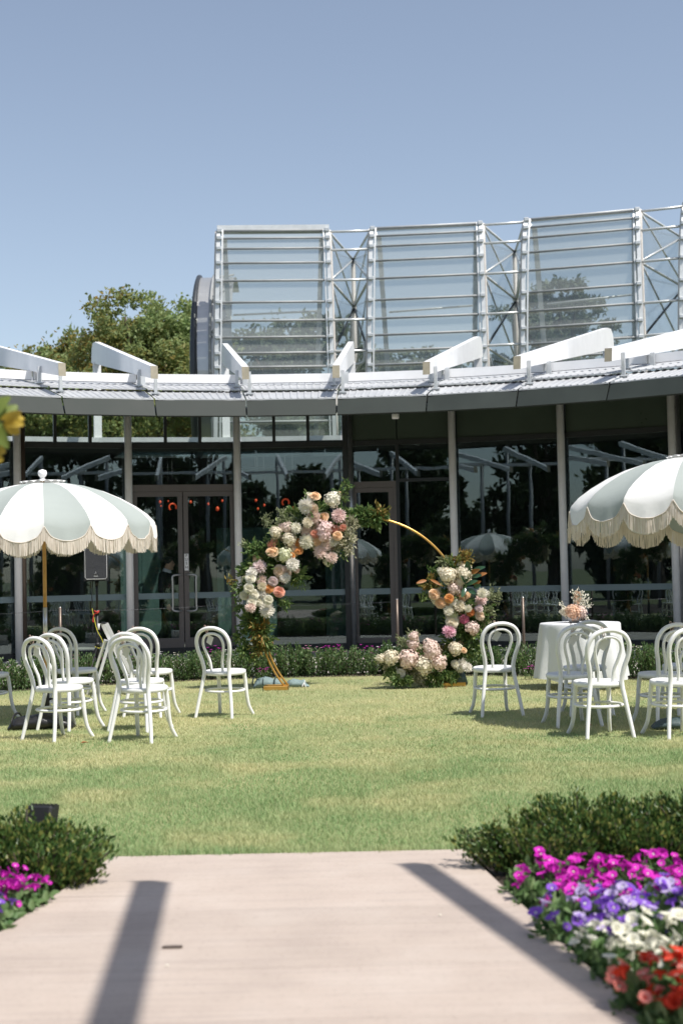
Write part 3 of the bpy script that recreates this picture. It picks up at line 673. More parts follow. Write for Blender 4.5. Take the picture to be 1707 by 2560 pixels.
tree('broadleaf_tree', 'rounded olive green tree whose crown touches the steel drum', at_px(440, 49), 10.4, 13, (3.0, 2.6, 2.8), 0, 20000, .16, 'leaf_sun', g1, .26, 9)
tree('broadleaf_tree', 'tallest sunlit tree with a knobbly top behind the pavilion roof', at_px(255, 50), 11.3, 13, (2.3, 2.4, 3.6), 0, 22000, .16, 'leaf_sun', g1, .28, 2)
tree('broadleaf_tree', 'low loose tree at the edge of the treetops behind the pavilion', at_px(110, 52), 10.0, 12, (2.8, 2.6, 2.4), 0, 20000, .16, 'leaf_sun', g1, .24, 3)
tree('broadleaf_tree', 'dense green tree filling the clerestory windows beyond the roof', at_px(60, 44), 8.0, 12, (4.2, 3.2, 2.8), 0, 22000, .17, 'leaf_sun', g1, .26, 4)
tree('broadleaf_tree', 'grey green tree seen through the capped glasshouse bay', at_px(740, 55), 11.4, 14, (3.6, 3.0, 3.4), 0, 12000, .26, 'leaf_grey', g1, .3, 5)
tree('broadleaf_tree', 'wispy grey tree seen through the second glasshouse bay', at_px(1030, 58), 10.6, 14, (4.2, 3.0, 2.6), 0, 11000, .24, 'leaf_grey', g1, .26, 6)
tree('umbrella_pine', 'flat topped pine seen through the third glasshouse bay', at_px(1420, 60), 13.4, 14, (4.0, 3.2, 2.3), 0, 11000, .24, 'leaf_grey', g1, .3, 7, .6)
tree('broadleaf_tree', 'low grey tree at the foot of the third glasshouse bay', at_px(1620, 62), 10.0, 10, (3.0, 2.6, 2.2), 0, 7000, .24, 'leaf_grey', g1, .25, 8)
g2 = 'trees behind the pergola'
for i, (x, y, h, rx, m) in enumerate(((-13, -13, 10.5, 4.2, 'leaf_dark'), (-6.6, -17, 8.0, 3.2, 'leaf_dark'), (9.5, -13, 11, 4.2, 'leaf_dark'), (16, -10, 11, 4.5, 'leaf_dark'), (3.2, -21, 6.6, 3.2, 'leaf_dark'), (-19, -7, 11, 4.5, 'leaf_dark'), (21, -2, 11, 4.5, 'leaf_dark'), (-1.8, -24, 6.2, 3.4, 'leaf_dark'))):
    tree('broadleaf_tree', 'dark leafy tree standing behind the white pergola', (x, y, G0), h, 12, (rx, rx, h * .40), 0, 9000, .36, m, g2, .3, 20 + i, .2)
for i, (x, y) in enumerate(((-22, -9), (-17, -12), (-12.5, -14.5), (-8, -16), (-4, -17.5), (0, -18), (4, -17.5), (8, -16), (12.5, -14.5), (17, -12), (22, -8), (-26, -3), (26, -2))):
    tree('tall_shrub', 'bushy dark shrub filling the gap behind the white pergola', (x, y, G0), (3.4 if abs(x) < 5 else 6.2) + .5 * (i % 3), 12, (3.2, 2.4, 1.75 if abs(x) < 5 else 3.1), 0, 8000, .4, 'leaf_dark', 'tall shrubs behind the pergola', .12, 60 + i, .15)['category'] = 'shrub'

# ================================================================== LAWN GRASS
M['grass'] = leafmat('grass', [(.20, .33, .13), (.28, .40, .17), (.40, .45, .24)], .65, .22, patch=[(.66, .60, .35), (.55, .53, .28), (.40, .45, .21)], pscale=.9, ybias=(7.0, 14.0, -.12, .05))
def grass(n, dmin, dmax, hgt, wid):
    d = RNG.uniform(dmin, dmax, n) if dmax - dmin < 4 else 1 / RNG.uniform(1 / dmax, 1 / dmin, n)
    x = RNG.uniform(-.262, .262, n) * d
    R2 = np.hypot(x - CX, d - CY); a = np.arctan2(x - CX, d - CY); lim = np.where(np.abs(a) > PI * .6, 6.55, 5.9)
    ok = (R2 < lim) & ~((d < ytop - .015 + .025 * np.sin(x * 23) * np.sin(x * 7.3)) & (x > -1.2) & (x < 1.2)); x, d = x[ok], d[ok]; n = len(x)
    p = np.stack([x, d, np.zeros(n)], 1)
    sc = np.where(d < ytop + .12, 1.45, 1.0) * (1 + .25 * np.sin(x * 2.1 + d * 1.3) * np.sin(d * 2.7 - x))
    h = hgt * RNG.uniform(.5, 1.3, n) * sc; th = RNG.uniform(0, PI, n); w = wid * RNG.uniform(.7, 1.3, n)
    lean = RNG.normal(size=(n, 2)) * (.45 * h)[:, None]
    dx = np.stack([np.cos(th) * w, np.sin(th) * w, np.zeros(n)], 1)
    mid = p + np.stack([lean[:, 0] * .35, lean[:, 1] * .35, h * .6], 1); tip = p + np.stack([lean[:, 0], lean[:, 1], h], 1)
    V = np.stack([p - dx, p + dx, mid + dx * .7, tip, mid - dx * .7], 1).reshape(-1, 3); o_ = (np.arange(n) * 5)[:, None]
    T = np.concatenate([o_ + np.array([[0, 1, 2]]), o_ + np.array([[0, 2, 4]]), o_ + np.array([[4, 2, 3]])])
    return V, T
V1, F1 = grass(170000, 6.9, 10.5, .027, .0017); V2, F2 = grass(190000, 10.5, 20, .022, .0023)
o = link('lawn_grass', npmesh('lawn_grass', np.concatenate([V1, V2]), np.concatenate([F1, F2 + len(V1)]), 'grass')); tag(o, 'short mown lawn grass, green with straw coloured patches', 'grass', kind='stuff')

# ================================================================== HEDGES
M['box_leaf'] = leafmat('box_leaf', [(.03, .07, .018), (.06, .12, .03), (.10, .165, .04), (.26, .26, .07)], .3, .32)
M['hedge_leaf'] = leafmat('hedge_leaf', [(.05, .105, .035), (.10, .18, .06), (.20, .27, .11)], .4, .35)
def shrub_mesh(name, w, dep, h, n, L, m, stems=26, seed=0):
    """upright twiggy box shrub: stems fan out from the base, small leaves set along each shoot"""
    R_ = np.random.default_rng(seed); P = []; A = []; b = MB()
    for s_ in range(stems):
        bx_, by_ = R_.uniform(-.30, .30) * w, R_.uniform(-.30, .30) * dep; tx, ty = bx_ * 1.75 + R_.normal() * .02, by_ * 1.75 + R_.normal() * .02
        hh = h * R_.uniform(.72, 1.1); base = np.array([bx_ * 1.15, by_ * 1.15, 0]); top = np.array([tx, ty, hh]); b.tube([base, (base + top) / 2 + np.array([0, 0, .02]), top], [.005, .004, .002], 4)
        k = n // stems; t = R_.uniform(.05, 1.04, k); P.append(base + (top - base) * t[:, None] + R_.normal(size=(k, 3)) * np.array([.024, .024, .02]) * (1.15 - .55 * t[:, None])); A.append(np.tile((top - base) / np.linalg.norm(top - base), (k, 1)))
    P = np.concatenate(P); A = np.concatenate(A); P[:, 2] = np.clip(P[:, 2], .012, None); V, F = leaves(P, L, L * .5, up=.4, axis=A * .8)
    return npmesh(name, V, F, m), b.mesh(name + '_stems', 'bark')
near = [shrub_mesh('foliage', .62, .62, .225, 6200, .028, 'box_leaf', 72, 30 + i) for i in range(3)]
def place_shrub(name, var, loc, rz, sc, label, group):
    t = thing(name, label, 'shrub', loc, rz, group); f = link('foliage', var[0], t); f['kind'] = 'stuff'; s_ = link('stems', var[1], t); s_['kind'] = 'stuff'; t.scale = sc; return t
def hedge_xy(px, d): p = atd(px, 2100, d); return (p.x, p.y, 0)
ORD = ('first', 'second', 'third', 'fourth', 'fifth')
ii = 0
for side, lab in ((-1, 'yellow tipped box shrub by the floodlight, %s from the path'), (1, 'dark green box shrub by the petunias, %s from the path')):
    for j in range(5):
        x0 = (xl(6.55) - .20 - .46 * j) if side < 0 else (xr(6.55) + .29 + .46 * j); R_ = 6.93; xx = x0 - CX
        y = CY - math.sqrt(R_ ** 2 - xx ** 2)
        place_shrub('box_shrub', near[ii % 3], (x0, y - (.0 if side > 0 else .06), 0), rnd.uniform(0, 6), (1, 1.05, rnd.uniform(.93, 1.1) * (1.0 if j else .88)), lab % ('front row, %s' % ORD[j]), 'box shrubs %s of the path' % ('left' if side < 0 else 'right')); ii += 1
        if j < 4: place_shrub('box_shrub', near[ii % 3], (x0 + side * .22, y + .24 + .02 * j, 0), rnd.uniform(0, 6), (.95, .9, rnd.uniform(.9, 1.05)), lab % ('rear row, %s' % ORD[j]), 'box shrubs %s of the path' % ('left' if side < 0 else 'right')); ii += 1
far = [shrub_mesh('foliage', .46, .44, .37, 2000, .034, 'hedge_leaf', 30, 50 + i) for i in range(4)]
k = 0
for th in np.arange(-1.05, 1.06, .062):
    place_shrub('hedge_shrub', far[k % 4], ring(6.02, th), rnd.uniform(0, 6), (1.05, 1.05, rnd.uniform(.85, 1.1)), 'small clipped green shrub in the curved hedge behind the lawn', 'clipped shrubs of the curved hedge behind the lawn'); k += 1

# ================================================================== FLOWERING PLANTS
M['petunia_leaf'] = leafmat('petunia_leaf', [(.07, .15, .045), (.13, .22, .08), (.21, .30, .13)], .5, .35)
for nm, cs in dict(magenta=[(.60, .012, .42), (.75, .04, .58)], violet=[(.17, .05, .50), (.30, .13, .62)], lilac=[(.50, .38, .72), (.62, .52, .78)], ivory=[(.78, .76, .60), (.84, .82, .70)], coral=[(.72, .17, .14), (.80, .30, .25)], scarlet=[(.62, .035, .012), (.74, .07, .03)], pink=[(.70, .30, .46), (.78, .45, .58)], white=[(.80, .80, .76), (.84, .84, .82)]).items(): M[nm] = leafmat(nm, cs, .55, .3)
def petunia_mesh(seed):
    """trumpet flower of five fused, ruffled lobes with a pale throat, facing +Z"""
    R_ = random.Random(seed); b = MB(); n = 20; vs = []; fs = []
    for (r, z) in ((.006, -.03), (.008, -.008), (.020, .004), (.034, .006)):
        for j in range(n):
            a = 2 * PI * j / n; lobe = 1 + .13 * abs(math.cos(2.5 * a)) ** .6 - .07; ru = .006 * math.sin(10 * a + seed) * (r / .034) ** 2
            vs.append((r * lobe * math.cos(a), r * lobe * math.sin(a), z + ru))
    for i in range(3):
        for j in range(n): fs.append((i * n + j, i * n + (j + 1) % n, (i + 1) * n + (j + 1) % n, (i + 1) * n + j))
    b.add(vs, fs, 0, True); b.lathe([(.0055, -.02), (.0068, .0)], n=8, mi=1); return b.mesh('flower', 'magenta', 'ivory')
PET = [petunia_mesh(i) for i in range(4)]
def setmat(o, m, slot=0): o.material_slots[slot].link = 'OBJECT'; o.material_slots[slot].material = M[m]
def petfol(seed):
    R_ = np.random.default_rng(seed); n = 280; d = R_.normal(size=(n, 3)); d /= np.linalg.norm(d, axis=1, keepdims=True); d[:, 2] = np.abs(d[:, 2]); P = d * R_.uniform(.4, 1, n)[:, None] * np.array([.135, .135, .14]) + np.array([0, 0, .012])
    V, F = leaves(P, .05, .026, up=.7); return npmesh('foliage', V, F, 'petunia_leaf')
PF = [petfol(60 + i) for i in range(4)]
def petunia(loc, col, nf, sc, label, group, sect='petunia_plant'):
    t = thing(sect, label, 'flower', loc, 0, group); f = link('foliage', rnd.choice(PF), t); f['kind'] = 'stuff'
    for i in range(nf):
        a = rnd.uniform(0, 2 * PI); r = math.sqrt(rnd.random()) * .125; z = .10 + .06 * (1 - (r / .125) ** 2) + rnd.uniform(.01, .045)
        o = link('flower', rnd.choice(PET), t, (r * math.cos(a), r * math.sin(a), z), (rnd.gauss(.5, .35), rnd.gauss(.1, .35), rnd.uniform(0, 6)), rnd.choice((.42, .52, .6, .66, .72)))
        setmat(o, rnd.choice(col))
        if rnd.random() < .5: setmat(o, col[0] if col[0] in ('ivory',) else 'white', 1) if col[0] != 'scarlet' else setmat(o, 'scarlet', 1)
    t.scale = (sc,) * 3; return t
bands = [(6.32, ('magenta',), 'magenta', 6), (6.10, ('magenta',), 'magenta', 8), (5.88, ('magenta', 'violet'), 'magenta and violet', 7), (5.66, ('violet', 'lilac'), 'violet and lilac', 7), (5.44, ('violet', 'lilac'), 'violet and lilac', 6), (5.20, ('ivory',), 'ivory', 8), (4.98, ('ivory',), 'ivory', 8), (4.76, ('coral', 'scarlet'), 'coral and scarlet', 8), (4.54, ('scarlet', 'coral'), 'scarlet and coral', 8), (4.32, ('scarlet',), 'scarlet', 7), (4.08, ('scarlet',), 'scarlet', 6)]
for (y, col, cn, nf) in bands:
    x = xr(y - .2) + .08 + rnd.uniform(0, .05)
    while x < y * .262 + .12:
        if not (y > 6.25 and x < xr(y) + .12): petunia((x, y - .20 + rnd.uniform(-.06, .06), -.04), col, nf + 10, rnd.uniform(.95, 1.2), 'petunia with %s trumpet flowers in the bed right of the path' % cn, '%s petunias right of the path' % cn)
        x += rnd.uniform(.155, .2)
    x = xl(y - .16) - .08 - rnd.uniform(0, .05)
    while x > -y * .262 - .15:
        if y < 6.4: petunia((x, y - .16 + rnd.uniform(-.06, .06), -.035), col if y > 5.5 else ('violet', 'magenta'), nf + 9, rnd.uniform(.95, 1.15), 'petunia with %s trumpet flowers in the bed left of the path' % (cn if y > 5.5 else 'violet and magenta'), '%s petunias left of the path' % (cn if y > 5.5 else 'mixed violet'))
        x -= rnd.uniform(.11, .15)
# bedding flowers along the far hedge
def far_bed_mesh(seed):
    b = MB(); R_ = random.Random(seed)
    for i in range(15):
        a = R_.uniform(0, 2 * PI); r = .15 * math.sqrt(R_.random()); c = Vector((r * math.cos(a), r * math.sin(a), .325 + R_.uniform(-.06, .06)))
        for q in range(5):
            aa = q * 2 * PI / 5 + R_.random(); d = Vector((math.cos(aa), math.sin(aa) , .25)); s_ = Vector((-math.sin(aa), math.cos(aa), 0)); b.add([c, c + d * .014 + s_ * .011, c + d * .026, c + d * .014 - s_ * .011], [(0, 1, 2, 3)])
    return b.mesh('blossom', 'white')
FB = [far_bed_mesh(70 + i) for i in range(4)]
def fbf(seed):
    R_ = np.random.default_rng(seed); n = 150; P = np.stack([R_.uniform(-.16, .16, n), R_.uniform(-.13, .13, n), R_.uniform(.02, .31, n)], 1); V, F = leaves(P, .05, .02, up=1.2); return npmesh('foliage', V, F, 'hedge_leaf')
FBF = [fbf(80 + i) for i in range(3)]
k = 0
for th in np.arange(-1.0, 1.01, .043):
    c = rnd.choice(['white', 'white', 'white', 'pink', 'ivory', 'magenta']) if th > -.35 else rnd.choice(['white', 'magenta', 'pink', 'white'])
    t = thing('bedding_plant', 'small %s flowered bedding plant behind the curved hedge' % c, 'flower', ring(6.27 + rnd.uniform(-.04, .04), th), rnd.uniform(0, 6), '%s bedding plants behind the hedge' % c)
    f = link('foliage', FBF[k % 3], t); f['kind'] = 'stuff'; o = link('blossom', FB[k % 4], t); o['kind'] = 'stuff'; setmat(o, c); t.scale = (1, 1, rnd.uniform(.85, 1.12)); k += 1
for (px, py, c) in ((486, 1680, 'magenta'), (655, 1688, 'magenta'), (855, 1668, 'magenta'), (85, 1700, 'magenta'), (1325, 1682, 'magenta'), (900, 1660, 'pink')):
    p = gnd(px, py + 18); t = thing('bedding_plant', 'low magenta petunia at the foot of the curved hedge' if c == 'magenta' else 'low pink petunia at the foot of the curved hedge', 'flower', (p.x, p.y, 0), 0, 'petunias at the foot of the hedge')
    f = link('foliage', FBF[0], t, scale=(.5, .5, .4)); f['kind'] = 'stuff'; o = link('blossom', FB[k % 4], t, scale=(.7, .7, .5)); o['kind'] = 'stuff'; setmat(o, c); k += 1
# ================================================================== BENTWOOD CHAIRS
def make_chair():
    t = thing('bentwood_chair', 'x', 'chair', (0, 0, 0), 0, 'white bentwood ceremony chairs')
    half = [(-.205, -.255, 0), (-.185, -.225, .14), (-.160, -.195, .30), (-.138, -.172, .455), (-.150, -.190, .57), (-.178, -.218, .68), (-.178, -.240, .775), (-.135, -.256, .85), (-.065, -.264, .885)]
    P = half + [(0, -.266, .893)] + [(-x, y, z) for (x, y, z) in half[::-1]]; sp = spline(P, 5)
    MB().tube(sp, [.0155 + .004 * min(1, p.z / .4) for p in sp], 10).obj('back_frame', 'white_paint', parent=t)
    half = [(-.062, -.160, .462), (-.068, -.176, .56), (-.098, -.205, .66), (-.112, -.226, .735), (-.092, -.243, .80), (-.045, -.252, .832)]
    P = half + [(0, -.254, .838)] + [(-x, y, z) for (x, y, z) in half[::-1]]
    MB().tube(spline(P, 5), .0135, 8).obj('inner_hoop', 'white_paint', parent=t)
    b = MB(); b.lathe([(.0, .452), (.10, .453), (.165, .459), (.185, .463), (.198, .462), (.205, .455), (.207, .440), (.203, .424), (.192, .419), (.0, .419)], n=36); b.obj('seat', 'white_paint', parent=t)
    for s_ in (-1, 1):
        sp = spline([(s_ * .145, .125, .425), (s_ * .152, .140, .32), (s_ * .156, .150, .20), (s_ * .166, .172, .09), (s_ * .190, .215, 0)], 5)
        MB().tube(sp, [.020 - .004 * i / len(sp) for i in range(len(sp))], 9).obj('leg', 'white_paint', parent=t)
    MB().tube([Vector((.196 * math.cos(a), .178 * math.sin(a) - .012, .262)) for a in np.linspace(0, 2 * PI, 33)[:-1]], .0125, 8, closed=True).obj('ring_stretcher', 'white_paint', parent=t)
    R = Matrix.Rotation(.5, 3, 'Y') @ Matrix.Rotation(.25, 3, 'X')
    card = MB().box((-.035, -.225, .775), (.062, .0016, .092), R).obj('name_tag', 'card', parent=t)
    b = MB(); b.tube([Vector((-.05 + .0 * a, -.258 + .022 * math.sin(a), .868 + .024 * math.cos(a))) for a in np.linspace(0, 2 * PI, 13)[:-1]], .003, 5, closed=True)
    b.tube(spline([(-.05, -.26, .89), (-.075, -.265, .915), (-.06, -.265, .92), (-.05, -.262, .893), (-.03, -.268, .915), (-.022, -.262, .90), (-.05, -.26, .888)], 4), .0028, 5)
    b.tube(spline([(-.05, -.262, .89), (-.056, -.24, .83), (-.052, -.228, .80)], 4), .0025, 5); b.obj('ribbon', 'ribbon', parent=card)
    return t
C0 = make_chair(); first = True
for (px, py, ps, lab) in (
    (-25, 1798, 34, 'white bentwood chair in the shade of the parasol beside the black sandbag, seat edge showing'),
    (151, 1847, 38, 'white bentwood chair standing over the black sandbag by the wooden parasol pole'),
    (183, 1822, 34, 'shaded white bentwood chair directly behind the one over the sandbag'),
    (196, 1783, 30, 'shaded white bentwood chair rearmost of those beside the wooden pole'),
    (363, 1850, 22, 'sunlit white bentwood chair, foremost in the line of three by the step ladder'),
    (357, 1824, 22, 'sunlit white bentwood chair, middle of the line of three by the step ladder'),
    (384, 1789, 20, 'sunlit white bentwood chair, rearmost of three, nearest the step ladder'),
    (566, 1791, 25, 'lone white bentwood chair between the step ladder and the flower arch foot'),
    (1237, 1786, -10, 'lone white bentwood chair between the ground bouquet and the round table'),
    (1496, 1840, -13, 'sunlit white bentwood chair in front of the round table'),
    (1425, 1812, -9, 'half shaded white bentwood chair against the tablecloth'),
    (1464, 1785, -4, 'shaded white bentwood chair closest to the round table'),
    (1687, 1839, -18, 'sunlit white bentwood chair above the grey parasol weight bag'),
    (1655, 1812, -18, 'shaded white bentwood chair behind the grey weight bag'),
    (1712, 1782, -14, 'shaded white bentwood chair rearmost under the right parasol')):
    p = gnd(px, py); a = -math.radians(ps)
    if first: C0.location = p; C0.rotation_euler = (0, 0, a); C0['label'] = lab; first = False; o = C0
    else: o = dup(C0, p, a, lab)
    o.rotation_euler = (.02 + rnd.uniform(-.008, .008), rnd.uniform(-.008, .008), a + rnd.uniform(-.03, .03))

# ================================================================== FRINGED PARASOLS
def parasol(loc, label, tilt, phase, flip, seed):
    t = thing('parasol', label, 'parasol', loc, 0, 'fringed parasols'); R_ = random.Random(seed)
    NP_ = 16; Rr = 1.08; Rm = Matrix.Translation((0, 0, 1.905)) @ Matrix.Rotation(tilt[0], 4, 'X') @ Matrix.Rotation(tilt[1], 4, 'Y') @ Matrix.Translation((0, 0, -1.905))
    PR = [(.05, .415), (.14, .409), (.26, .394), (.40, .366), (.55, .318), (.70, .250), (.84, .168), (.94, .095), (1.0, .03)]
    ZB = 1.905
    def P3(r, a, z): return Rm @ Vector((r * math.cos(a), r * math.sin(a), z))
    NA = 8
    for k in range(NP_):
        a0 = phase + 2 * PI * k / NP_; da = 2 * PI / NP_; white = (k + flip) % 2 == 0
        vs = []; fs = []; edge = []
        for (r, h) in PR:
            for j in range(NA + 1):
                u = j / NA; q = 1 - (2 * u - 1) ** 2; a = a0 + da * u; rr = r * Rr * (1 - .022 * q * r); vs.append(P3(rr, a, ZB + (h - .030 * q * r * r) * Rr))
        rows = len(PR)
        for d in (.3, .65, 1.0):
            for j in range(NA + 1):
                u = j / NA; q = 1 - (2 * u - 1) ** 2; a = a0 + da * u; drop = (.050 + .108 * q ** .5) * d; rip = .010 * math.sin(u * 17 + k * 2.1) * d * q
                p = P3(Rr * (1.005 + .012 * d - .022 * q * (1 - d) + rip), a, ZB + (.03 - .030 * q) * Rr); p.z -= drop; vs.append(p)
                if d == 1.0: edge.append(p)
        for i in range(rows + 2):
            for j in range(NA): b_ = i * (NA + 1) + j; fs.append((b_, b_ + 1, b_ + NA + 2, b_ + NA + 1))
        pan = MB().add(vs, fs, 0, True).obj('canopy_panel', 'canvas_white' if white else 'canvas_sage', parent=t)
        fb = MB(); edge_s = spline(edge, 6)
        # braid and hanging strands
        fb.tube(edge_s, .006, 5)
        L_ = [0]
        for i in range(1, len(edge_s)): L_.append(L_[-1] + (edge_s[i] - edge_s[i - 1]).length)
        ns = 96
        for i in range(ns):
            s_ = L_[-1] * (i + R_.uniform(.1, .9)) / ns; j = max(jj for jj in range(len(L_)) if L_[jj] <= s_); j = min(j, len(edge_s) - 2)
            f = (s_ - L_[j]) / max(1e-6, L_[j + 1] - L_[j]); p = edge_s[j].lerp(edge_s[j + 1], f); tg = (edge_s[j + 1] - edge_s[j]); tg.z = 0
            tg = tg.normalized() if tg.length > 1e-6 else Vector((1, 0, 0)); nn = Vector((-tg.y, tg.x, 0)); ln = .127 * R_.uniform(.93, 1.05); w = .0042
            sw = tg * R_.gauss(0, .004) + nn * R_.gauss(0, .005); o1 = nn * R_.gauss(0, .003); e = p + Vector((0, 0, -ln)) + sw + o1; m_ = (p + e) / 2 + nn * R_.gauss(0, .002)
            fb.add([p - tg * w + o1, p + tg * w + o1, m_ + tg * w, m_ - tg * w, e + tg * w, e - tg * w], [(0, 1, 2, 3), (3, 2, 4, 5)])
        fo = fb.obj('fringe', 'fringe', parent=pan); fo['kind'] = 'stuff'
        # rib under each seam
        rb = MB(); rb.tube([P3(r * Rr, a0, ZB + h * Rr - .012) for (r, h) in PR], .006, 5); rb.obj('rib', 'wood_pole', parent=t)
    # vent cap with a scalloped edge, finial
    vs = [P3(0, 0, ZB + .440 * Rr)]; n = 64
    for i, (r, h) in enumerate(((.10, .436), (.20, .414))):
        for j in range(n): a = phase + 2 * PI * j / n; vs.append(P3(r * Rr * (1 + (.05 * abs(math.sin(a * 8 - phase * 8)) if i else 0)), a, ZB + (h + (.014 * abs(math.sin((a - phase) * 8)) if i else 0)) * Rr))
    fs = [(0, 1 + j, 1 + (j + 1) % n) for j in range(n)] + [(1 + j, 1 + n + j, 1 + n + (j + 1) % n, 1 + (j + 1) % n) for j in range(n)]
    cap = MB().add(vs, fs, 0, True).obj('vent_cap', 'canvas_white' if True else '', parent=t)
    MB().lathe([(.0, 0), (.028, .0), (.03, .012), (.014, .018), (.02, .022), (.042, .05), (.046, .07), (.038, .095), (.0, .108)], tuple(P3(0, 0, ZB + .438 * Rr)), 16).obj('finial', 'white_paint', parent=t)
    MB().tube([P3(0, 0, ZB + .43 * Rr), (0, 0, 1.55), (0, 0, 1.12)], .019, 12).obj('pole', 'wood_pole', parent=t)
    MB().tube([(0, 0, 1.12), (0, 0, .78)], .0215, 12).obj('pole_joint', 'steel', parent=t)
    MB().tube([(0, 0, .78), (0, 0, .45)], .019, 12).obj('pole', 'wood_pole', parent=t)
    MB().tube([(0, 0, .42), (0, 0, .02)], .034, 12).tube([(0, 0, .46), (0, 0, .42)], .03, 12).obj('base_tube', 'black', parent=t)
    b = MB(); b.lathe([(.0, .0), (.24, .0), (.245, .006), (.24, .014), (.05, .02), (.0, .02)], n=28); b.obj('base_plate', 'black', parent=t)
    b = MB(); b.tube([(.034, -.0, .22), (.075, 0, .22)], .012, 8); b.ball((.085, 0, .22), .018, 8, 6); b.obj('knob', 'black', parent=t)
    hub = MB(); hub.lathe([(.022, 0), (.04, .0), (.04, .05), (.022, .05)], (0, 0, ZB + .17), 12); hub.obj('hub', 'wood_pole', parent=t)
    for k in range(8):
        a = phase + 2 * PI * k / 8; MB().tube([P3(.03, a, ZB + .19), P3(.62, a, ZB + .28 * Rr - .02)], .005, 5).obj('stretcher', 'wood_pole', parent=t)
    return t
pL = gnd(117, 1804); parasol(pL, 'sage and white striped parasol with cream fringe on a wooden pole, left of the aisle', (.012, -.02), -PI / 2 + .207, 1, 1).location = pL
pRp = gnd(1750, 1812); parasol(pRp, 'sage and white striped parasol with cream fringe beyond the round table, right of the aisle', (-.045, .01), -PI / 2 - .39, 1, 2)

# ================================================================== BAGS
def bag(name, label, loc, rz, size, m, ends='flat', strap=None, seed=0):
    R_ = random.Random(seed); t = thing(name, label, 'bag', loc, rz); L_, w, h = size; vs = []; fs = []; n = 16; secs = 15
    for i in range(secs):
        u = i / (secs - 1) * 2 - 1; k = max(.05, 1 - abs(u) ** 4) ** .5; k *= (1 + .10 * math.sin(u * 5 + seed))
        if ends == 'tied' and u > .7: k *= .45
        for j in range(n):
            a = 2 * PI * j / n; y = math.cos(a) * w / 2 * (.75 + .25 * k); z = max(0, (math.sin(a) * .5 + .42)) * h * k * (1 + .09 * math.sin(3 * a + u * 7 + seed) + .05 * math.sin(7 * a + 9 * u))
            vs.append((u * L_ / 2, y, z))
    for i in range(secs - 1):
        for j in range(n): fs.append((i * n + j, i * n + (j + 1) % n, (i + 1) * n + (j + 1) % n, (i + 1) * n + j))
    fs += [tuple(range(n - 1, -1, -1)), tuple((secs - 1) * n + j for j in range(n))]
    MB().add(vs, fs, 0, True).obj('sack', m, parent=t)
    if strap:
        for u in strap:
            b = MB(); b.tube([Vector((u * L_ / 2 + .03 * math.cos(a), math.cos(a) * w * .5, max(.004, (math.sin(a) * .5 + .42) * h * 1.09))) for a in np.linspace(-.3, PI + .3, 18)], .012, 5, flat=.4); b.obj('strap', 'bag_strap' if m != 'black_bag' else 'black', parent=t)
    return t
p = gnd(105, 1822); bag('sandbag', 'glossy black sandbag lying at the foot of the wooden parasol pole', p, .1, (.60, .30, .15), 'black_bag', strap=(-.75,), seed=1)
p = gnd(1690, 1822); bag('sandbag', 'grey weight bag on the grass under the right hand chairs', p, -.1, (.42, .26, .10), 'bag_deep', seed=2)
p = gnd(671, 1719); bag('sandbag', 'grey teal tote bag with dark straps weighing down the arch foot', p, .08, (.37, .2, .135), 'bag_teal', strap=(-.2, .55, -.9), seed=3)
p = gnd(744, 1718); bag('sandbag', 'grey teal drawstring bag tied at its end beside the arch foot', p, -.03, (.30, .15, .105), 'bag_teal', ends='tied', seed=4)
b = MB(); o = [c for c in bpy.data.objects if c.name.startswith('sandbag')][-1]
b.tube(spline([(.06, -.09, .01), (.085, -.06, .06), (.095, .0, .075), (.10, .06, .03)], 4), .008, 5).tube(spline([(.085, -.06, .06), (.10, -.085, .02), (.11, -.09, .005)], 3), .006, 5).obj('drawstring', 'card', parent=o)
p = gnd(1138, 1712); bag('sandbag', 'dark teal bag dappled with leaf shade at the right arch foot', p, .15, (.27, .22, .22), 'bag_deep', seed=5)

# ================================================================== ARCH
DA = 17.34; ac = atd(907, 1549, DA); RA_ = 255.4 / FPX * DA
arch = thing('wedding_arch', 'gold open ring arch of twin tubes standing on the lawn', 'arch', (ac.x, DA, 0))
zc = ac.z; a_foot = math.asin((.03 - zc) / RA_)
MB().tube([(RA_ * math.cos(a), 0, zc + RA_ * math.sin(a)) for a in np.linspace(a_foot, PI - a_foot, 90)], .0135, 8).obj('hoop', 'gold', parent=arch)
for a0, a1 in ((a_foot, a_foot + .75), (PI - a_foot - .75, PI - a_foot)):
    MB().tube([((RA_ - .042) * math.cos(a), .0, zc + (RA_ - .042) * math.sin(a)) for a in np.linspace(a0, a1, 26)], .0125, 8).obj('inner_brace', 'gold', parent=arch)
for a in (a_foot + .1, a_foot + .42, a_foot + .74, PI - a_foot - .1, PI - a_foot - .42, PI - a_foot - .74): MB().tube([((RA_ - .042) * math.cos(a), 0, zc + (RA_ - .042) * math.sin(a)), (RA_ * math.cos(a), 0, zc + RA_ * math.sin(a))], .009, 6).obj('spacer', 'gold', parent=arch)
for s_ in (-1, 1):
    x = s_ * RA_ * math.cos(a_foot)
    b = MB(); b.rbox((x + s_ * .11, -.13, .028), (.30, .05, .05), .006); b.rbox((x + s_ * .11, .13, .028), (.30, .05, .05), .006); b.rbox((x, 0, .022), (.06, .30, .036), .006); b.obj('foot', 'gold', parent=arch)
    for q in (-1, 1): MB().box((x + s_ * .11 + q * .153, -.13, .028), (.006, .044, .044)).obj('end_plug', 'black', parent=arch)

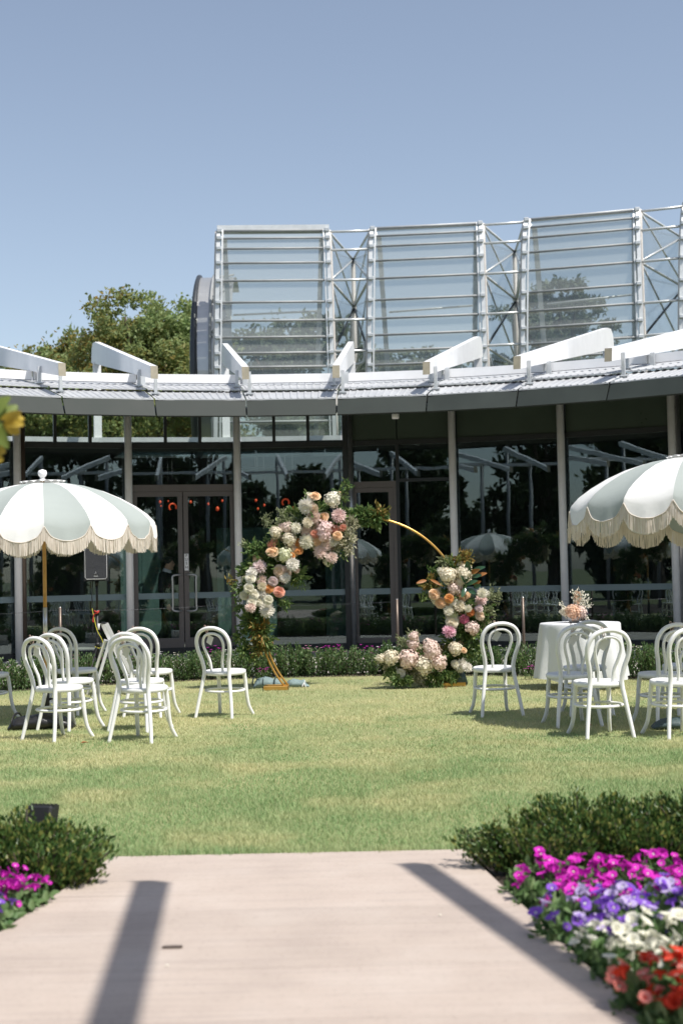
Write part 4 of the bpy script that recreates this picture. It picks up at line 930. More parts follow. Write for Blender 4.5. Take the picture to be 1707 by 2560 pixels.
# ------------------------------------------------------------------ flowers
for nm, cs in dict(f_peach=[(.80, .52, .30), (.85, .64, .42)], f_peachpale=[(.78, .60, .44), (.82, .68, .54)], f_coral=[(.72, .32, .22), (.78, .42, .32)], f_orange=[(.66, .28, .09), (.75, .40, .15)], f_rust=[(.50, .17, .05), (.6, .25, .1)], f_cream=[(.74, .66, .50), (.80, .74, .60)], f_ivory=[(.78, .74, .60), (.83, .80, .70)], f_white=[(.78, .74, .66), (.84, .81, .75)], f_blush=[(.74, .57, .50), (.80, .67, .60)], f_pink=[(.74, .53, .50), (.80, .64, .60)], f_mauve=[(.66, .53, .52), (.74, .62, .60)], f_green=[(.66, .68, .44), (.76, .76, .56)], f_deep=[(.62, .16, .26), (.70, .28, .38)], f_orchid=[(.70, .36, .46), (.78, .52, .58)]).items(): M[nm] = leafmat(nm, cs, .6, .25)
def kite(b, c, d, s, n, L_, w, cup=.2):
    c, d, s, n = Vector(c), Vector(d), Vector(s), Vector(n)
    b.add([c, c + d * L_ * .55 + s * w + n * cup * L_, c + d * L_ + n * cup * L_ * .6, c + d * L_ * .55 - s * w + n * cup * L_], [(0, 1, 2, 3)], 0, False)
def hydrangea(seed):
    R_ = random.Random(seed); b = MB(); b.ball((0, 0, 0), .72, 10, 7)
    n = 105
    for i in range(n):
        z = 1 - 1.75 * (i + .5) / n; a = i * 2.39996 + R_.uniform(-.2, .2); r = math.sqrt(max(0, 1 - z * z)); nn = Vector((r * math.cos(a), r * math.sin(a), z)); rad = .86 + R_.uniform(-.07, .09) + .07 * math.sin(3 * a) * r
        s = nn.orthogonal().normalized(); s = Matrix.Rotation(R_.uniform(0, 2), 3, nn) @ s; d = nn.cross(s)
        nn2 = (nn + Vector((R_.gauss(0, .25), R_.gauss(0, .25), R_.gauss(0, .25)))).normalized()
        s = (s - nn2 * s.dot(nn2)).normalized(); d = nn2.cross(s)
        for q in range(4): a_ = q * PI / 2; dd = s * math.cos(a_) + d * math.sin(a_); ss = nn2.cross(dd); kite(b, nn * rad, dd, ss, nn2, .17, .085, .15)
    return b.mesh('hydrangea', 'f_cream')
def rose(seed):
    R_ = random.Random(seed); b = MB(); b.ball((0, 0, .05), .52, 10, 7, (1, 1, .8))
    for lay, (n, r0, r1, h, op) in enumerate(((8, .45, 1.0, .22, 1.3), (7, .40, .88, .38, 1.1), (7, .34, .74, .50, .9), (6, .26, .58, .60, .7), (5, .18, .42, .66, .5), (4, .08, .26, .70, .3))):
        for q in range(n):
            a0 = 2 * PI * (q + .5 * (lay % 2)) / n + R_.uniform(-.15, .15); wd = 2 * PI / n * .78; vs = []
            for i in range(4):
                v = i / 3; r = r0 * .5 + (r1 - r0 * .5) * v ** (.8) ; z = -.35 + (h + .35) * v ** .75 - op * .22 * v ** 5
                for j in range(5): u = j / 4 * 2 - 1; a = a0 + u * wd * (.55 + .45 * v) ; rr = r * (1 + .06 * (v ** 3) * math.cos(u * 3)); vs.append((rr * math.cos(a), rr * math.sin(a), z - .10 * u * u * v + R_.uniform(-.015, .015)))
            b.add(vs, [(i * 5 + j, i * 5 + j + 1, i * 5 + j + 6, i * 5 + j + 5) for i in range(3) for j in range(4)], 0, True)
    return b.mesh('rose', 'f_peach')
def chrys(seed):
    R_ = random.Random(seed); b = MB(); b.ball((0, 0, .08), .56, 10, 7, (1, 1, .8))
    for (n, el, L_, w) in ((20, -.15, 1.0, .17), (20, .12, .98, .17), (20, .36, .93, .17), (18, .58, .88, .17), (16, .80, .82, .17), (12, 1.02, .78, .16), (8, 1.25, .74, .15), (4, 1.48, .72, .12)):
        for q in range(n):
            a = 2 * PI * q / n + R_.uniform(-.15, .15); e = el + R_.uniform(-.1, .1); d = Vector((math.cos(a) * math.cos(e), math.sin(a) * math.cos(e), math.sin(e))); s = Vector((-math.sin(a), math.cos(a), 0)); kite(b, d * .12, d, s, s.cross(d) * -1, L_ * R_.uniform(.82, 1.06), w, -.10)
    return b.mesh('chrysanthemum', 'f_white')
FM = {'H': [hydrangea(i) for i in range(3)], 'R': [rose(10 + i) for i in range(3)], 'C': [chrys(20 + i) for i in range(3)]}
FN = {'H': 'hydrangea', 'R': 'rose', 'C': 'chrysanthemum'}
def flower(par, x, y, r, kind, c, dep, org, sc):
    p = atd(org[0] + x * sc, org[1] + y * sc, DA + dep); rm = r * sc / FPX * DA * (1.12 if kind == 'C' else 1.2)
    o = link(FN[kind], rnd.choice(FM[kind]), par, p - Vector(par.location), (PI / 2 + rnd.gauss(-.18, .28), rnd.gauss(0, .3), rnd.gauss(0, .12)), (rm, rm, rm)); o.rotation_mode = 'XYZ'
    setmat(o, 'f_' + c); return o
M['fol_green'] = leafmat('fol_green', [(.065, .13, .04), (.13, .21, .065), (.25, .31, .11)], .45, .38)
M['fol_rust'] = leafmat('fol_rust', [(.14, .18, .045), (.24, .20, .05), (.34, .19, .05), (.13, .18, .06)], .5, .3)
M['fol_cream'] = leafmat('fol_cream', [(.42, .40, .26), (.60, .56, .42), (.22, .25, .12)], .55, .3)
M['fol_sage'] = leafmat('fol_sage', [(.22, .25, .13), (.33, .35, .20), (.16, .20, .09)], .55, .3)
def foliage(par, blobs, name='foliage'):
    """blobs: (px, py, rx, ry, material, depth, n, leaf) in source pixels; leaves hung on short twigs"""
    by = {}
    for (px, py, rx, ry, m, dep, n, L_) in blobs:
        c = atd(px, py, DA + dep) - Vector(par.location); s_ = DA / FPX
        k = max(3, n // 14); d = RNG.normal(size=(k, 3)); d /= np.linalg.norm(d, axis=1, keepdims=True); tw = np.array(c) + d * RNG.uniform(.45, 1.0, k)[:, None] * np.array([rx * s_, min(rx, ry) * s_ * .8, ry * s_])
        idx = RNG.integers(0, k, n); t = RNG.uniform(.25, 1.05, n)[:, None]; P = np.array(c) + (tw[idx] - np.array(c)) * t + RNG.normal(size=(n, 3)) * .018; A = d[idx]; P[:, 2] = np.clip(P[:, 2], .01, None)
        V, F = leaves(P, L_, L_ * .42, axis=A, up=-.1); by.setdefault(m, []).append((V, F))
    for m, L_ in by.items():
        off = 0; Vs = []; Fs = []
        for V, F in L_: Vs.append(V); Fs.append(F + off); off += len(V)
        o = link(name, npmesh(name, np.concatenate(Vs), np.concatenate(Fs), m), par); o['kind'] = 'stuff'
gl = thing('floral_garland', 'lush garland of cream, pink and peach flowers over the arch shoulder and foot', 'flowers', (ac.x, DA, 0))
OA, SA = (580, 1230), .2168
LG = ((960, 45, 55, 'R', 'peach'), (1160, 85, 84, 'H', 'ivory'), (855, 165, 92, 'C', 'white'), (930, 190, 55, 'R', 'peachpale'), (940, 290, 78, 'C', 'blush'), (1055, 290, 56, 'R', 'peach'), (1225, 275, 82, 'C', 'pink'), (870, 350, 60, 'C', 'cream'), (950, 370, 66, 'R', 'peachpale'), (1070, 420, 92, 'H', 'pink'), (1185, 440, 52, 'R', 'coral'), (1280, 412, 38, 'R', 'coral'), (1060, 500, 70, 'H', 'pink'), (1215, 505, 48, 'R', 'peach'), (860, 450, 68, 'C', 'blush'), (955, 485, 44, 'R', 'coral'), (740, 415, 62, 'C', 'ivory'), (635, 410, 64, 'H', 'blush'), (505, 465, 66, 'H', 'cream'), (660, 540, 78, 'H', 'cream'), (860, 570, 84, 'C', 'ivory'), (985, 575, 46, 'R', 'peach'), (760, 580, 42, 'R', 'orange'), (690, 645, 48, 'R', 'peachpale'), (770, 680, 42, 'R', 'orange'), (455, 605, 42, 'R', 'coral'), (465, 685, 62, 'R', 'peach'), (610, 720, 82, 'H', 'green'), (695, 735, 32, 'R', 'orange'), (1170, 575, 62, 'C', 'ivory'), (1080, 610, 72, 'C', 'blush'), (1020, 690, 78, 'C', 'blush'), (1150, 755, 64, 'C', 'blush'), (695, 835, 74, 'C', 'white'), (320, 865, 78, 'C', 'mauve'), (540, 910, 62, 'R', 'peachpale'), (600, 890, 38, 'C', 'blush'), (230, 930, 62, 'C', 'white'), (215, 995, 52, 'R', 'ivory'), (340, 1015, 62, 'C', 'blush'), (470, 1035, 50, 'R', 'mauve'), (610, 990, 62, 'C', 'white'), (195, 1110, 50, 'R', 'ivory'), (140, 1190, 46, 'R', 'ivory'), (255, 1180, 52, 'R', 'ivory'), (345, 1090, 52, 'C', 'cream'), (430, 1110, 50, 'R', 'orange'), (370, 1175, 72, 'C', 'white'), (545, 1150, 56, 'R', 'coral'), (215, 1330, 58, 'C', 'blush'), (225, 1270, 50, 'R', 'ivory'), (420, 1245, 46, 'R', 'ivory'), (310, 1265, 48, 'R', 'ivory'), (400, 1360, 84, 'C', 'white'))
for (x, y, r, k, c) in LG:
    flower(gl, x, y, r, k, c, -.13 - rnd.uniform(0, .12), OA, SA)
for q in range(46):
    (x, y, r, k, c) = LG[q % len(LG)]; a = rnd.uniform(0, 2 * PI); flower(gl, x + math.cos(a) * r * 1.1, y + math.sin(a) * r * 1.1, rnd.uniform(34, 56), rnd.choice('RCHH'), rnd.choice(['cream', 'blush', 'ivory', 'peachpale', 'blush', 'peach']), -.04 - rnd.uniform(0, .08), OA, SA)
arcpx = [(907 + 255 * math.cos(a), 1549 - 255 * math.sin(a)) for a in np.linspace(1.42, 3.35, 16)]
fb = [(x, y, 30, 30, 'fol_green', 0, 230, .07) for (x, y) in arcpx]
fb += [(x, y, 46, 46, 'fol_green', -.06, 420, .065) for (x, y) in ((760, 1300), (800, 1330), (720, 1330), (690, 1380), (655, 1420), (640, 1460), (830, 1370), (780, 1280))]
fb += [(706, 1292, 30, 32, 'fol_sage', -.08, 420, .032), (668, 1300, 20, 20, 'fol_sage', -.08, 180, .03), (738, 1300, 18, 20, 'fol_sage', -.1, 160, .03),
       (872, 1352, 19, 50, 'fol_cream', -.16, 420, .045), (880, 1310, 16, 26, 'fol_cream', -.12, 170, .042), (846, 1362, 18, 26, 'fol_cream', -.14, 130, .042),
       (852, 1240, 20, 34, 'fol_green', -.05, 240, .05), (868, 1215, 12, 12, 'fol_green', -.05, 60, .05), (905, 1285, 40, 22, 'fol_green', -.03, 420, .06), (950, 1281, 32, 15, 'fol_rust', -.03, 200, .058), (915, 1300, 30, 12, 'fol_green', -.05, 160, .05),
       (640, 1372, 36, 24, 'fol_green', -.05, 300, .065), (620, 1362, 16, 6, 'fol_sage', -.05, 50, .05), (612, 1440, 22, 40, 'fol_green', -.03, 240, .06), (598, 1470, 14, 30, 'fol_green', -.04, 110, .05), (575, 1452, 12, 5, 'fol_rust', -.05, 30, .05), (745, 1440, 28, 28, 'fol_green', .0, 260, .06), (712, 1508, 14, 20, 'fol_green', -.02, 90, .055),
       (600, 1510, 16, 20, 'fol_green', -.02, 100, .05), (628, 1555, 30, 42, 'fol_green', .0, 420, .06), (650, 1575, 30, 46, 'fol_rust', -.04, 420, .062), (606, 1592, 20, 28, 'fol_green', -.02, 200, .055), (612, 1632, 22, 20, 'fol_green', -.02, 160, .055), (646, 1620, 18, 26, 'fol_rust', -.04, 180, .055), (640, 1648, 26, 16, 'fol_green', -.02, 150, .05)]
foliage(gl, fb)
gr = thing('floral_garland', 'garland of cream hydrangeas and peach roses climbing the arch beside the lone chair', 'flowers', (ac.x, DA, 0))
OB, SB = (940, 1370), .2105
LR = ((855, 325, 92, 'H', 'cream'), (1045, 300, 96, 'H', 'cream'), (990, 400, 52, 'H', 'cream'), (925, 480, 80, 'H', 'blush'), (690, 550, 58, 'R', 'peach'), (765, 650, 58, 'R', 'peach'), (865, 600, 48, 'R', 'orange'), (1020, 575, 55, 'R', 'peach'), (910, 640, 52, 'C', 'white'), (860, 745, 58, 'C', 'ivory'), (990, 690, 66, 'C', 'cream'), (1090, 720, 44, 'C', 'ivory'), (920, 800, 48, 'C', 'green'), (900, 880, 66, 'R', 'cream'), (1245, 615, 66, 'C', 'pink'), (1255, 535, 58, 'C', 'ivory'), (1120, 765, 42, 'R', 'rust'), (1230, 800, 52, 'R', 'peachpale'), (1220, 720, 46, 'C', 'mauve'), (1045, 850, 55, 'C', 'deep'), (865, 990, 76, 'C', 'orchid'), (1140, 950, 74, 'H', 'blush'), (940, 1195, 74, 'H', 'cream'), (1040, 1215, 32, 'R', 'peach'), (1000, 1395, 82, 'C', 'white'), (1080, 1420, 56, 'C', 'white'), (940, 1380, 48, 'C', 'ivory'))
for q in range(24):
    (x, y, r, k, c) = LR[q % len(LR)]; a = rnd.uniform(0, 2 * PI); flower(gr, x + math.cos(a) * r * 1.05, y + math.sin(a) * r * 1.05, rnd.uniform(34, 54), rnd.choice('RCHH'), rnd.choice(['cream', 'blush', 'ivory', 'peachpale', 'peach']), -.04 - rnd.uniform(0, .08), OB, SB)
for (x, y, r, k, c) in LR:
    flower(gr, x, y, r, k, c, -.13 - rnd.uniform(0, .12), OB, SB)
fb = [(907 + 255 * math.cos(a), 1549 - 255 * math.sin(a), 26, 26, 'fol_green', 0, 200, .065) for a in np.linspace(-.66, .52, 11)]
fb += [(x, y, 38, 40, 'fol_green', -.04, 380, .06) for (x, y) in ((1140, 1430), (1130, 1490), (1160, 1520), (1140, 1560), (1170, 1580), (1140, 1610), (1200, 1540), (1130, 1650))]
fb += [(1148, 1402, 30, 30, 'fol_rust', -.05, 380, .045), (1110, 1408, 18, 24, 'fol_sage', -.05, 180, .045), (1168, 1395, 12, 18, 'fol_rust', -.05, 90, .04), (1085, 1432, 24, 14, 'fol_green', -.05, 150, .05), (1075, 1458, 26, 22, 'fol_rust', -.05, 240, .05), (1062, 1492, 20, 8, 'fol_green', -.05, 90, .045),
       (1222, 1490, 30, 26, 'fol_sage', -.05, 260, .035), (1248, 1500, 14, 16, 'fol_sage', -.05, 70, .035), (1220, 1530, 22, 34, 'fol_sage', -.08, 260, .04), (1195, 1568, 26, 30, 'fol_cream', -.06, 130, .045), (1110, 1630, 22, 28, 'fol_rust', -.02, 160, .045), (1180, 1620, 26, 26, 'fol_green', -.02, 200, .055)]
foliage(gr, fb)
gg = thing('ground_bouquet', 'low bouquet of blush hydrangeas spreading on the grass at the arch foot', 'flowers', (gnd(1035, 1712).x, DA - .1, 0))
for (x, y, r, k, c) in ((445, 1050, 56, 'H', 'blush'), (440, 1140, 66, 'H', 'blush'), (640, 1170, 86, 'H', 'blush'), (665, 1235, 92, 'H', 'blush'), (385, 1320, 108, 'H', 'blush'), (450, 1330, 66, 'H', 'blush'), (570, 1385, 106, 'H', 'cream'), (745, 1355, 88, 'H', 'blush'), (175, 1300, 84, 'H', 'cream'), (285, 1490, 50, 'R', 'ivory'), (60, 1310, 50, 'H', 'cream')):
    flower(gg, x, y, r, k, c, -.25 - rnd.uniform(0, .1), OB, SB)
foliage(gg, [(1035, 1690, 62, 30, 'fol_cream', -.2, 620, .045), (1000, 1700, 40, 18, 'fol_green', -.3, 340, .055), (1085, 1700, 36, 20, 'fol_green', -.25, 320, .055), (1010, 1620, 22, 36, 'fol_sage', -.15, 300, .045), (1040, 1610, 22, 30, 'fol_cream', -.15, 180, .04), (960, 1650, 22, 24, 'fol_cream', -.2, 240, .04), (1060, 1650, 60, 34, 'fol_green', -.1, 600, .06), (1030, 1590, 30, 20, 'fol_sage', -.1, 120, .04), (990, 1670, 46, 34, 'fol_green', -.15, 480, .055), (1090, 1640, 20, 30, 'fol_cream', -.2, 130, .04), (1120, 1690, 20, 20, 'fol_green', -.2, 140, .055)])
# large magnolia leaves and brown sprays, one by one
def big_leaf(par, p0, p1, w, m, seed):
    p0, p1 = Vector(p0), Vector(p1); d = (p1 - p0); L_ = d.length; d.normalize(); R_ = random.Random(seed); n = Vector((R_.uniform(-.5, .5), -1, R_.uniform(-.3, .7))); n = (n - d * n.dot(d)).normalized(); s = d.cross(n); vs = []; fs = []
    for i in range(7):
        u = i / 6; ww = w * math.sin(PI * (u * .93 + .035)) ** .75; c = p0 + d * L_ * u - n * .03 * L_ * (2 * u - 1) ** 2 * 2
        vs += [c - s * ww + n * ww * .35, c, c + s * ww + n * ww * .35]
    for i in range(6): fs += [(3 * i, 3 * i + 1, 3 * i + 4, 3 * i + 3), (3 * i + 1, 3 * i + 2, 3 * i + 5, 3 * i + 4)]
    return MB().add(vs, fs, 0, True).obj('leaf', m, parent=par)
M['magnolia'] = mat('magnolia', (.03, .075, .035), .22, var=.25, nscale=12); M['magnolia_back'] = mat('magnolia_back', (.28, .11, .025), .6, var=.2, nscale=12)
cB = lambda x, y, d: atd(OB[0] + x * SB, OB[1] + y * SB, DA + d) - Vector(gr.location)
for i, (x0, y0, x1, y1, w, m) in enumerate(((1065, 420, 1010, 330, .028, 'magnolia'), (1070, 440, 1200, 385, .03, 'magnolia'), (1060, 470, 1015, 580, .03, 'magnolia'), (1075, 480, 1180, 545, .03, 'magnolia'), (1090, 300, 1230, 255, .03, 'magnolia_back'), (1120, 280, 1290, 220, .03, 'magnolia'), (1140, 350, 1310, 295, .03, 'magnolia_back'), (1130, 430, 1240, 395, .026, 'magnolia_back'), (1100, 330, 1080, 160, .042, 'magnolia'), (1150, 470, 1240, 440, .03, 'magnolia'), (1050, 400, 1090, 345, .025, 'magnolia'), (600, 380, 480, 415, .022, 'magnolia_back'), (640, 370, 770, 440, .018, 'magnolia_back'), (1130, 345, 1250, 320, .028, 'magnolia'))):
    big_leaf(gr, cB(x0, y0, -.24), cB(x1, y1, -.30), w, m, i)

# ================================================================== TABLE
pt = gnd(1453, 1721); RT_ = .455; HT = .765
tb = thing('round_table', 'small round table hidden under the white cloth', 'table', pt)
MB().lathe([(0, HT - .03), (RT_ - .01, HT - .03), (RT_ - .01, HT - .004), (0, HT - .004)], n=32).obj('tabletop', 'white_paint', parent=tb)
for q in range(4): a = q * PI / 2 + .5; MB().tube([(.28 * math.cos(a), .28 * math.sin(a), 0), (.26 * math.cos(a), .26 * math.sin(a), HT - .03)], .016, 8).obj('leg', 'alu', parent=tb)
vs = []; fs = []; n = 128; rows = [(0, HT), (.2, HT), (.40, HT), (RT_, HT - .001), (RT_ + .008, HT - .012)] + [(None, HT - .02 - .62 * i / 12) for i in range(13)]
for i, (r, z) in enumerate(rows):
    for j in range(n):
        a = 2 * PI * j / n
        if r is None:
            q = (HT - .02 - z) / .62; am = .052 * q ** .9; fold = am * (math.sin(11 * a + .6 * math.sin(2 * a)) * .75 + .4 * math.sin(7 * a + 1.3)) * (1 if True else 0); rr = RT_ + .012 + .055 * q + fold; zz = z + .018 * q * math.sin(4 * a + .5)
        else: rr, zz = r, z
        vs.append((rr * math.cos(a), rr * math.sin(a), zz))
for i in range(1, len(rows) - 1):
    for j in range(n): fs.append((i * n + j, i * n + (j + 1) % n, (i + 1) * n + (j + 1) % n, (i + 1) * n + j))
fs.append(tuple(range(n, 2 * n)))
cl = MB().add(vs, fs, 0, True).obj('tablecloth', 'table_cloth'); cl.location = pt; tag(cl, 'white cloth draped to near the grass over the round table', 'tablecloth')
tf = thing('table_bouquet', 'peach and cream dried flower bouquet on the white tablecloth', 'flowers', (pt.x - .07, pt.y - .02, HT))
MB().lathe([(.0, .0), (.05, 0), (.075, .03), (.08, .06), (.06, .10), (.052, .105)], n=20).obj('bowl', 'f_blush' if False else 'card', parent=tf)
M['f_dry'] = leafmat('f_dry', [(.66, .40, .26), (.74, .52, .38)], .7, .25)
for (x, y, z, r, c) in ((-.02, -.05, .12, .105, 'f_dry'), (.07, -.03, .12, .085, 'f_blush'), (-.09, .0, .12, .075, 'f_cream'), (.02, .04, .15, .08, 'f_blush')):
    o = link('hydrangea', FM['H'][0], tf, (x, y, z), (.6, .2, 1), r); setmat(o, c)
def sprays(par, items, nm, m):
    Vs = []; Fs = []; off = 0; b = MB()
    for (p0, p1, n, L_) in items:
        p0, p1 = np.array(p0), np.array(p1); t = RNG.uniform(.35, 1.02, n)[:, None]; P = p0 + (p1 - p0) * t + RNG.normal(size=(n, 3)) * .012; V, F = leaves(P, L_, L_ * .5, axis=np.tile((p1 - p0) / np.linalg.norm(p1 - p0), (n, 1))); Vs.append(V); Fs.append(F + off); off += len(V); b.tube([p0, p1], .002, 4)
    o = link(nm, npmesh(nm, np.concatenate(Vs), np.concatenate(Fs), m), par); o['kind'] = 'stuff'; o = b.obj('twig', 'stem', parent=par); o['kind'] = 'stuff'
sprays(tf, [((.04, .02, .12), (.04 + .16 * math.sin(a), .02, .14 + .23 * math.cos(a)), 34, .026) for a in (-.3, -.1, .1, .3, .5, .75, 1.0, 1.3)] + [((.1, 0, .12), (.17, -.02, .02), 40, .022), ((-.06, 0, .14), (-.15, 0, .22), 30, .024), ((-.06, 0, .1), (-.16, 0, .13), 26, .024)], 'dried_spray', 'f_cream' if False else M['f_ivory'])
sprays(tf, [((.03, .03, .12), (.03 + .14 * math.sin(a), .03, .15 + .19 * math.cos(a)), 40, .03) for a in (.0, .2, .4)], 'dried_grass', 'f_dry' if False else M['f_dry'])

# ================================================================== LOUDSPEAKER ON TRIPOD
ps = gnd(246, 1712); st = thing('speaker_stand', 'black tripod stand carrying the loudspeaker behind the parasol', 'stand', ps)
MB().tube([(0, 0, .12), (0, 0, .95)], .021, 10).tube([(0, 0, .95), (0, 0, 1.38)], .016, 10).obj('pole', 'black', parent=st)
MB().lathe([(.0, .5), (.034, .5), (.036, .55), (.0, .55)], n=12).obj('collar', 'black', parent=st); MB().lathe([(.0, .92), (.03, .92), (.03, .98), (.0, .98)], n=12).obj('collar', 'black', parent=st)
for a in (.35, 2.4, 4.5):
    MB().tube([(0, 0, .52), (.40 * math.cos(a), .40 * math.sin(a), .015)], .012, 8).obj('leg', 'black', parent=st); MB().tube([(0, 0, .14), (.22 * math.cos(a), .22 * math.sin(a), .245)], .008, 6).obj('brace', 'black', parent=st)
MB().tube([(.02, -.01, .80), (.02, -.022, .72)], .016, 8).obj('label_sleeve', 'card', parent=st)
sk = thing('loudspeaker', 'black loudspeaker with a pale rimmed grille mounted on the tripod', 'speaker', (ps.x, ps.y, 1.36), .12)
pr = [(-.16, -.12), (-.13, -.15), (.13, -.15), (.16, -.12), (.12, .14), (-.12, .14)]
MB().prism([Vector((x, y, 0)) for x, y in pr], (0, 0, .56)).obj('cabinet', 'black', parent=sk)
b = MB(); b.rbox((0, -.157, .28), (.275, .016, .50), .02); b.obj('grille', 'grille', parent=sk)
c_ = [(-.14, .05), (-.12, .025), (.12, .025), (.14, .05), (.14, .51), (.12, .535), (-.12, .535), (-.14, .51)]; MB().tube([Vector((x, -.164, z)) for x, z in c_], .0045, 5, closed=True).obj('rim_trim', 'silver_trim', parent=sk)
b = MB(); tri = [Vector((-.026, -.1662, .075)), Vector((.026, -.1662, .075)), Vector((0, -.1662, .12))]; b.tube(tri, .0028, 4, closed=True); b.tube([Vector((-.012, -.1662, .082)), Vector((.012, -.1662, .082)), Vector((0, -.1662, .10))], .002, 4, closed=True); b.box((0, -.1662, .064), (.056, .002, .007)); b.obj('emblem', 'silver_trim', parent=sk)
MB().tube([(0, 0, -.0), (0, 0, -.06)], .025, 10).obj('pole_socket', 'black', parent=sk)
b = MB(); cb = MB().tube(spline([(-.05, .0, 1.36), (-.06, -.03, 1.15), (-.035, -.035, .98), (-.03, -.03, .93), (-.05, -.03, .80), (-.055, -.03, .66)], 5), .006, 6).obj('power_cable', 'black'); cb.location = ps; tag(cb, 'black cable hanging down the tripod below the loudspeaker', 'cable')
cb = MB().tube(spline([(-.03, -.035, .97), (.0, -.045, .955), (.03, -.03, .965), (.01, -.04, .94), (-.03, -.035, .93), (-.05, -.03, .86), (-.045, -.035, .82)], 5), .008, 6).obj('cable_tie', 'cable_red'); cb.location = ps; tag(cb, 'red and orange strap knotted round the tripod pole', 'strap')
cb = MB().tube(spline([(-.06, -.03, 1.0), (-.045, -.03, .92), (.0, -.035, .72), (.06, -.03, .60), (.075, -.03, .52), (.03, -.03, .48), (-.03, -.03, .50)], 5), .005, 6).obj('cable', 'cable_yellow'); cb.location = ps; tag(cb, 'thin yellow cable looping off the tripod pole', 'cable')

# ================================================================== STEP LADDER
pl_ = gnd(276, 1738); ld = thing('step_ladder', 'small aluminium step ladder standing open behind the chairs', 'ladder', pl_, .35)
for y in (-.19, .19):
    MB().bar((-.06, y * .75, .86), (.34, y, .0), .045, .022, up=(0, 1, 0)).obj('side_rail', 'alu', parent=ld)
    MB().bar((-.02, y * .72, .66), (-.24, y * .98, .0), .034, .018, up=(0, 1, 0)).obj('rear_leg', 'alu', parent=ld)
for i, (x, z) in enumerate(((.24, .22), (.145, .43), (.04, .64))): MB().rbox((x - .01, 0, z), (.09 if i < 2 else .12, .30, .022), .005).obj('step', 'alu', parent=ld)
MB().tube([(-.06, -.14, .86), (-.06, .14, .86)], .014, 8).obj('top_rail', 'black', parent=ld); MB().bar((-.17, -.17, .2), (-.17, .17, .2), .02, .02).obj('cross_bar', 'alu', parent=ld)

# ================================================================== WHITE BOX, FLOODLIGHT, BARRIER
pb = gnd(617, 1686); wb = thing('equipment_box', 'low white box with a tilted lid at the hedge foot behind the lone chair', 'box', pb, .1)
MB().rbox((0, 0, .045), (.30, .22, .085), .008).obj('case', 'bracket', parent=wb)
MB().rbox((-.01, 0, .155), (.27, .22, .13), .008, Matrix.Rotation(.06, 3, 'Y')).obj('lid', 'white_paint', parent=wb)
pf = gnd(102, 2135); pf.z = 0; fl = thing('floodlight', 'black ribbed garden floodlight poking up behind the left box hedge', 'floodlight', (pf.x, pf.y, 0), -.25)
MB().rbox((0, 0, .182), (.145, .07, .12), .012, Matrix.Rotation(-.3, 3, 'X')).obj('housing', 'black', parent=fl)
for i in range(7): MB().rbox((-.066 + .022 * i, .045, .194), (.006, .05, .105), .002, Matrix.Rotation(-.3, 3, 'X')).obj('fin', 'black', parent=fl)
MB().tube([(0, 0, 0), (0, 0, .17)], .014, 8).obj('stake', 'black', parent=fl)
posts = []
for i, (px) in enumerate((-520, 70, 520, 1007, 1367, 1900)):
    p = gnd(px, 1668 - .021 * (px - 853)); th = math.atan2(p.x - CX, p.y - CY); p = ring(7.25, th); posts.append(p)
    if i in (1, 3, 4):
        b_ = thing('barrier_post', {1: 'slim steel barrier post behind the parasol pole', 2: 'slim steel barrier post behind the lone chair by the arch foot', 3: 'slim steel barrier post before the single glass door', 4: 'slim steel barrier post beside the table bouquet'}[i], 'post', p, 0, 'steel barrier posts')
        MB().tube([(0, 0, 0), (0, 0, 1.0)], .021, 10).obj('tube', 'bronze', parent=b_); MB().lathe([(0, 0), (.06, 0), (.055, .01), (0, .012)], n=14).obj('foot_plate', 'steel', parent=b_); MB().ball((0, 0, 1.0), .021, 8, 5, (1, 1, .4)).obj('cap', 'steel', parent=b_)
cab = []
for i in range(len(posts) - 1):
    for u in np.linspace(0, 1, 8)[:-1]: cab.append(posts[i].lerp(posts[i + 1], u) + Vector((0, 0, .965 - .10 * u * (1 - u))))
cab.append(posts[-1] + Vector((0, 0, .965)))
o = MB().tube(cab, .0024, 5).obj('barrier_wire', 'strut_dark'); tag(o, 'thin steel wire strung between the barrier posts before the glass', 'wire')
# small litter on path and lawn
p = gnd(432, 2387); o = MB().rbox((0, 0, 0), (.075, .022, .006), .002).obj('metal_clip', 'bronze'); o.location = (p.x, p.y, .030); tag(o, 'small brown metal clip lying on the path boards', 'clip')
for (px, py, lb) in ((418, 2434, 'tiny white petal on the path beside the brown clip'), (1100, 2306, 'tiny white petal near the right edge of the path')):
    p = gnd(px, py); o = MB().add([(-.008, 0, 0), (0, -.006, .003), (.009, 0, .001), (0, .007, .004)], [(0, 1, 2, 3)]).obj('petal', 'f_ivory'); o.location = (p.x, p.y, .0275); tag(o, lb, 'petal')
for (px, py, rz, lb) in ((213, 1863, .4, 'dry brown leaf on the grass by the black sandbag'), (1476, 1818, 1.2, 'dry brown leaf under the chairs by the round table'), (1112, 1725, 2., 'dry brown leaf beside the ground bouquet')):
    p = gnd(px, py); t = MB().add([(-.04, 0, .02), (-.01, -.018, .03), (.04, 0, .022), (-.01, .018, .034)], [(0, 1, 2, 3)]).obj('fallen_leaf', 'magnolia_back'); t.location = p; t.rotation_euler = (0, 0, rz); tag(t, lb, 'leaf')

